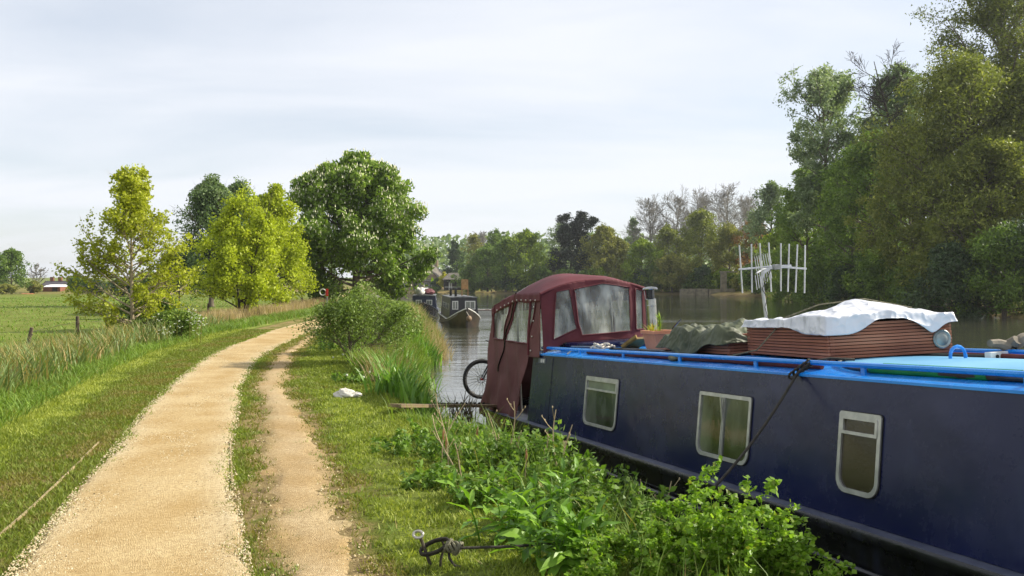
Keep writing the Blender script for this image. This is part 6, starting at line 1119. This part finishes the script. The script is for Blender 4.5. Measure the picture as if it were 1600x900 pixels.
for (px, py, nst, hh, rad, lb) in ((1010, 915, 9, .34, .16, 'cow parsley plant beside the comfrey at the foot of the mooring line'), (1095, 935, 11, .52, .17, 'cow parsley plant with the tallest frond against the dark hull'), (1170, 955, 12, .5, .18, 'bushy cow parsley plant below the sliding window'), (1240, 955, 13, .5, .18, 'cow parsley plant beneath the space between two windows'), (1310, 960, 10, .44, .16, 'cow parsley plant in front of the hull under the narrow window'), (1365, 950, 7, .42, .12, 'thin cow parsley plant at the end of the thicket'), (1065, 850, 6, .24, .14, 'small cow parsley plant where the mooring line meets the bank'), (950, 950, 9, .26, .18, 'leafy cow parsley plant in front of the nettle patches'), (880, 745, 10, .42, .2, 'cow parsley plant growing among nettles by the hull')):
    p = gp(px, py, .8); herb('cow_parsley', lb, float(p[0]), float(p[1]), nst, hh, rad, PAR, .034, 9, 390+k, 'cow parsley on the near bank', True, vm=.5); k += 1
for (px, py, nst, hh, rad, mm_, lb) in ((575, 560, 26, .75, .4, NET, 'leafy dock patch spilling from the airy shrub toward the iris'), (610, 535, 26, .8, .45, PAR, 'tall pale green herb patch on the bank behind the iris clumps'), (640, 520, 24, .8, .45, NET, 'tall herb patch at the water above the dark bank hole'), (598, 505, 26, .9, .6, PAR, 'distant feathery herb patch on the bank under the chestnut'), (560, 600, 16, .25, .3, NET, 'low dock patch in the grass beside the dandelion clocks'), (525, 548, 20, .5, .4, NET, 'dark leafy patch at the foot of the airy shrub by the path')):
    p = gp(px, py, .88); herb('herb_patch', lb, float(p[0]), float(p[1]), nst, hh, rad, mm_, .10, 26, 410+k, 'herb patches along the bank', vm=.5); k += 1
longgrass('bank_grass', LG, 900, bank_band(.1, 1.6, 4.4, 11, 1.2), .42, .007, .7, .2, .3, .5, 'scattered taller grass blades poking through the near bank plants', 314, seg=3)
longgrass('verge_tufts', LG, 5200, lambda rg, n: (lambda yy: (pathR(yy)+rg.uniform(0, 1, n)**1.0*(np.interp(yy, BANK[:22, 1], BANK[:22, 0])-pathR(yy)), yy))(4.2+rg.uniform(0, 1, n)**1.5*22), .085, .005, .62, .2, .6, .8, 'coarser grass tufts dotted over the mown bank', 315, seg=2, clump=(26, .05), dmin=.3)
longgrass('verge_tufts', LG, 3000, left_band(.05, 1.5, 5, 26), .075, .005, .62, .2, .6, .8, 'coarser grass tufts dotted over the mown verge', 316, seg=2, clump=(26, .05))
# dead stalks standing among the plants
STK = mat('dead_stalks', '#a08d6c', '#bcaa86', 14, .9)
def stalk(label, px, py, h_, lean, seed, nb=3, zb=.8):
    rg = np.random.default_rng(seed); p = gp(px, py, zb); x_, y_ = float(p[0]), float(p[1]); o_ = thing('dead_stalk', label, 'dead stalk', (x_, y_, g1(x_, y_)-.03), group='dead stalks on the near bank'); t_ = np.linspace(0, 1, 8)
    C = np.stack([lean*h_*t_+.03*np.sin(4*t_+seed), .03*np.cos(3*t_+seed), h_*t_], 1); MB().tube(C, np.linspace(.0075, .004, 8), 5).build('stem', STK, o_, smooth=True)
    for k in range(nb):
        q = rg.integers(3, 7); a = rg.uniform(0, 6.28); l_ = rg.uniform(.12, .28)*h_; d_ = np.array([math.cos(a)*.6, math.sin(a)*.6, .75]); MB().tube([C[q], C[q]+d_*l_*.5+np.array([0, 0, -.01]), C[q]+d_*l_], [.0035, .003, .002], 4).build('twig', STK, o_)
        MB().ball(C[q]+d_*l_, (.006, .006, .012), 6, 4).build('seed_head', STK, o_)
for kk, (px, py, h_, ln, lb) in enumerate(((792, 745, .62, .1, 'tall branching dead stalk in front of the hood'), (775, 740, .5, -.1, 'dead stalk leaning before the hood corner'), (800, 752, .38, .3, 'short dead stalk at the stern beside the branching one'), (868, 770, .62, .02, 'upright dead stalk in front of the hopper window edge'), (880, 772, .5, .12, 'dead stalk beside the upright one under the hopper window'), (858, 765, .42, -.1, 'short dead stalk with seed heads below the cabin joint'), (985, 800, .45, .15, 'thin dead stalk between two cabin windows'), (1010, 815, .5, .4, 'leaning dead stalk near the slanting mooring line'), (700, 745, .7, -.12, 'long dead stalk rising beside the gangplank'), (712, 760, .55, -.35, 'fallen dead stalk crossing the gangplank edge'), (690, 720, .5, .45, 'bent dead stalk by the water under the gangplank'), (740, 800, .45, -.4, 'slanting dead stalk among the nettles'), (1120, 860, .4, .5, 'bare twig poking out beneath the sliding window'))):
    stalk(lb, px, py, h_, ln, 420+kk, 4 if h_ > .45 else 2)
DOCK = mat('rust_seed_heads', '#8a6540', '#a67c50', 14, .9)
for kk, (px, py, h_, ln, lb) in enumerate(((690, 740, .36, .05, 'rust-brown dock seed stalk beside the gangplank nettles'), (702, 748, .32, -.1, 'second rust-brown dock seed stalk close to the first'), (740, 735, .34, .12, 'rust-brown dock seed stalk near the stern of the blue boat'), (820, 772, .3, .05, 'rust-brown dock seed stalk under the hopper window'))):
    p = gp(px, py, .84); x_, y_ = float(p[0]), float(p[1]); o_ = thing('dock_stalk', lb, 'dead stalk', (x_, y_, g1(x_, y_)), group='dock stalks on the near bank'); MB().tube([(0, 0, -.02), (ln*h_*.5, 0, h_*.5), (ln*h_, 0, h_)], .005, 5).build('stem', STK, o_)
    V, Fc = lump(7, (.009, .009, h_*.16), 60+kk, .9); MB().add(V+np.array([ln*h_*.85, 0, h_*.8]), Fc).build('seed_head', DOCK, o_)
# small white flower heads: parsley umbels by the slender tree, dandelion clocks in the grass
UMB = mat('white_umbels', '#b4baa0', '#cdd0bc', 20, .8); rgk = np.random.default_rng(440)
for k in range(26):
    Yd = rgk.uniform(24.5, 28); px = rgk.uniform(228, 330); X_ = at(px, Yd); h_ = rgk.uniform(.4, .95); o_ = thing('cow_parsley', 'flowering cow parsley stem with white umbels beside the slender young tree', 'plant', (X_, Yd, g1(X_, Yd)), group='flowering cow parsley by the slender tree')
    MB().tube([(0, 0, -.02), (.03, 0, h_)], .006, 4).build('stem', NET, o_)
    for q in range(7): a = q*1.3; MB().lathe([(.012, 0), (.028, .01), (.012, .02)], 6, (.03+(.05+.015*q)*math.cos(a), (.05+.015*q)*math.sin(a), h_-.035*q+.02*math.sin(a*2))).build('umbel', UMB, o_)
for k, (px, py) in enumerate(((520, 571), (535, 566), (541, 601), (567, 604), (577, 596))):
    p = gp(px, py, .9); x_, y_ = float(p[0]), float(p[1]); o_ = thing('dandelion_clock', 'white dandelion clock standing in the grass before the airy shrub', 'flower', (x_, y_, g1(x_, y_)), group='dandelion clocks'); MB().tube([(0, 0, -.02), (.01, 0, .13)], .003, 4).build('stem', NET, o_); MB().ball((.01, 0, .15), .022, 8, 5).build('seed_head', UMB, o_, smooth=True)

# ------------------------------------------------------------------ thin river haze in the air between the camera and the far trees
hm = bpy.data.materials.new('haze'); hm.use_nodes = True; t = hm.node_tree; t.nodes.remove(t.nodes['Principled BSDF']); pv = t.nodes.new('ShaderNodeVolumePrincipled'); pv.inputs['Color'].default_value = (.86, .9, .95, 1); pv.inputs['Density'].default_value = .0002; pv.inputs['Anisotropy'].default_value = .3
t.links.new(pv.outputs[0], t.nodes['Material Output'].inputs['Volume'])
hb = MB().box((0, 1070, 24), (3100, 2320, 56)).build('haze', hm, None, kind='stuff', label='thin pale haze hanging in the air over river and field', cat='haze')
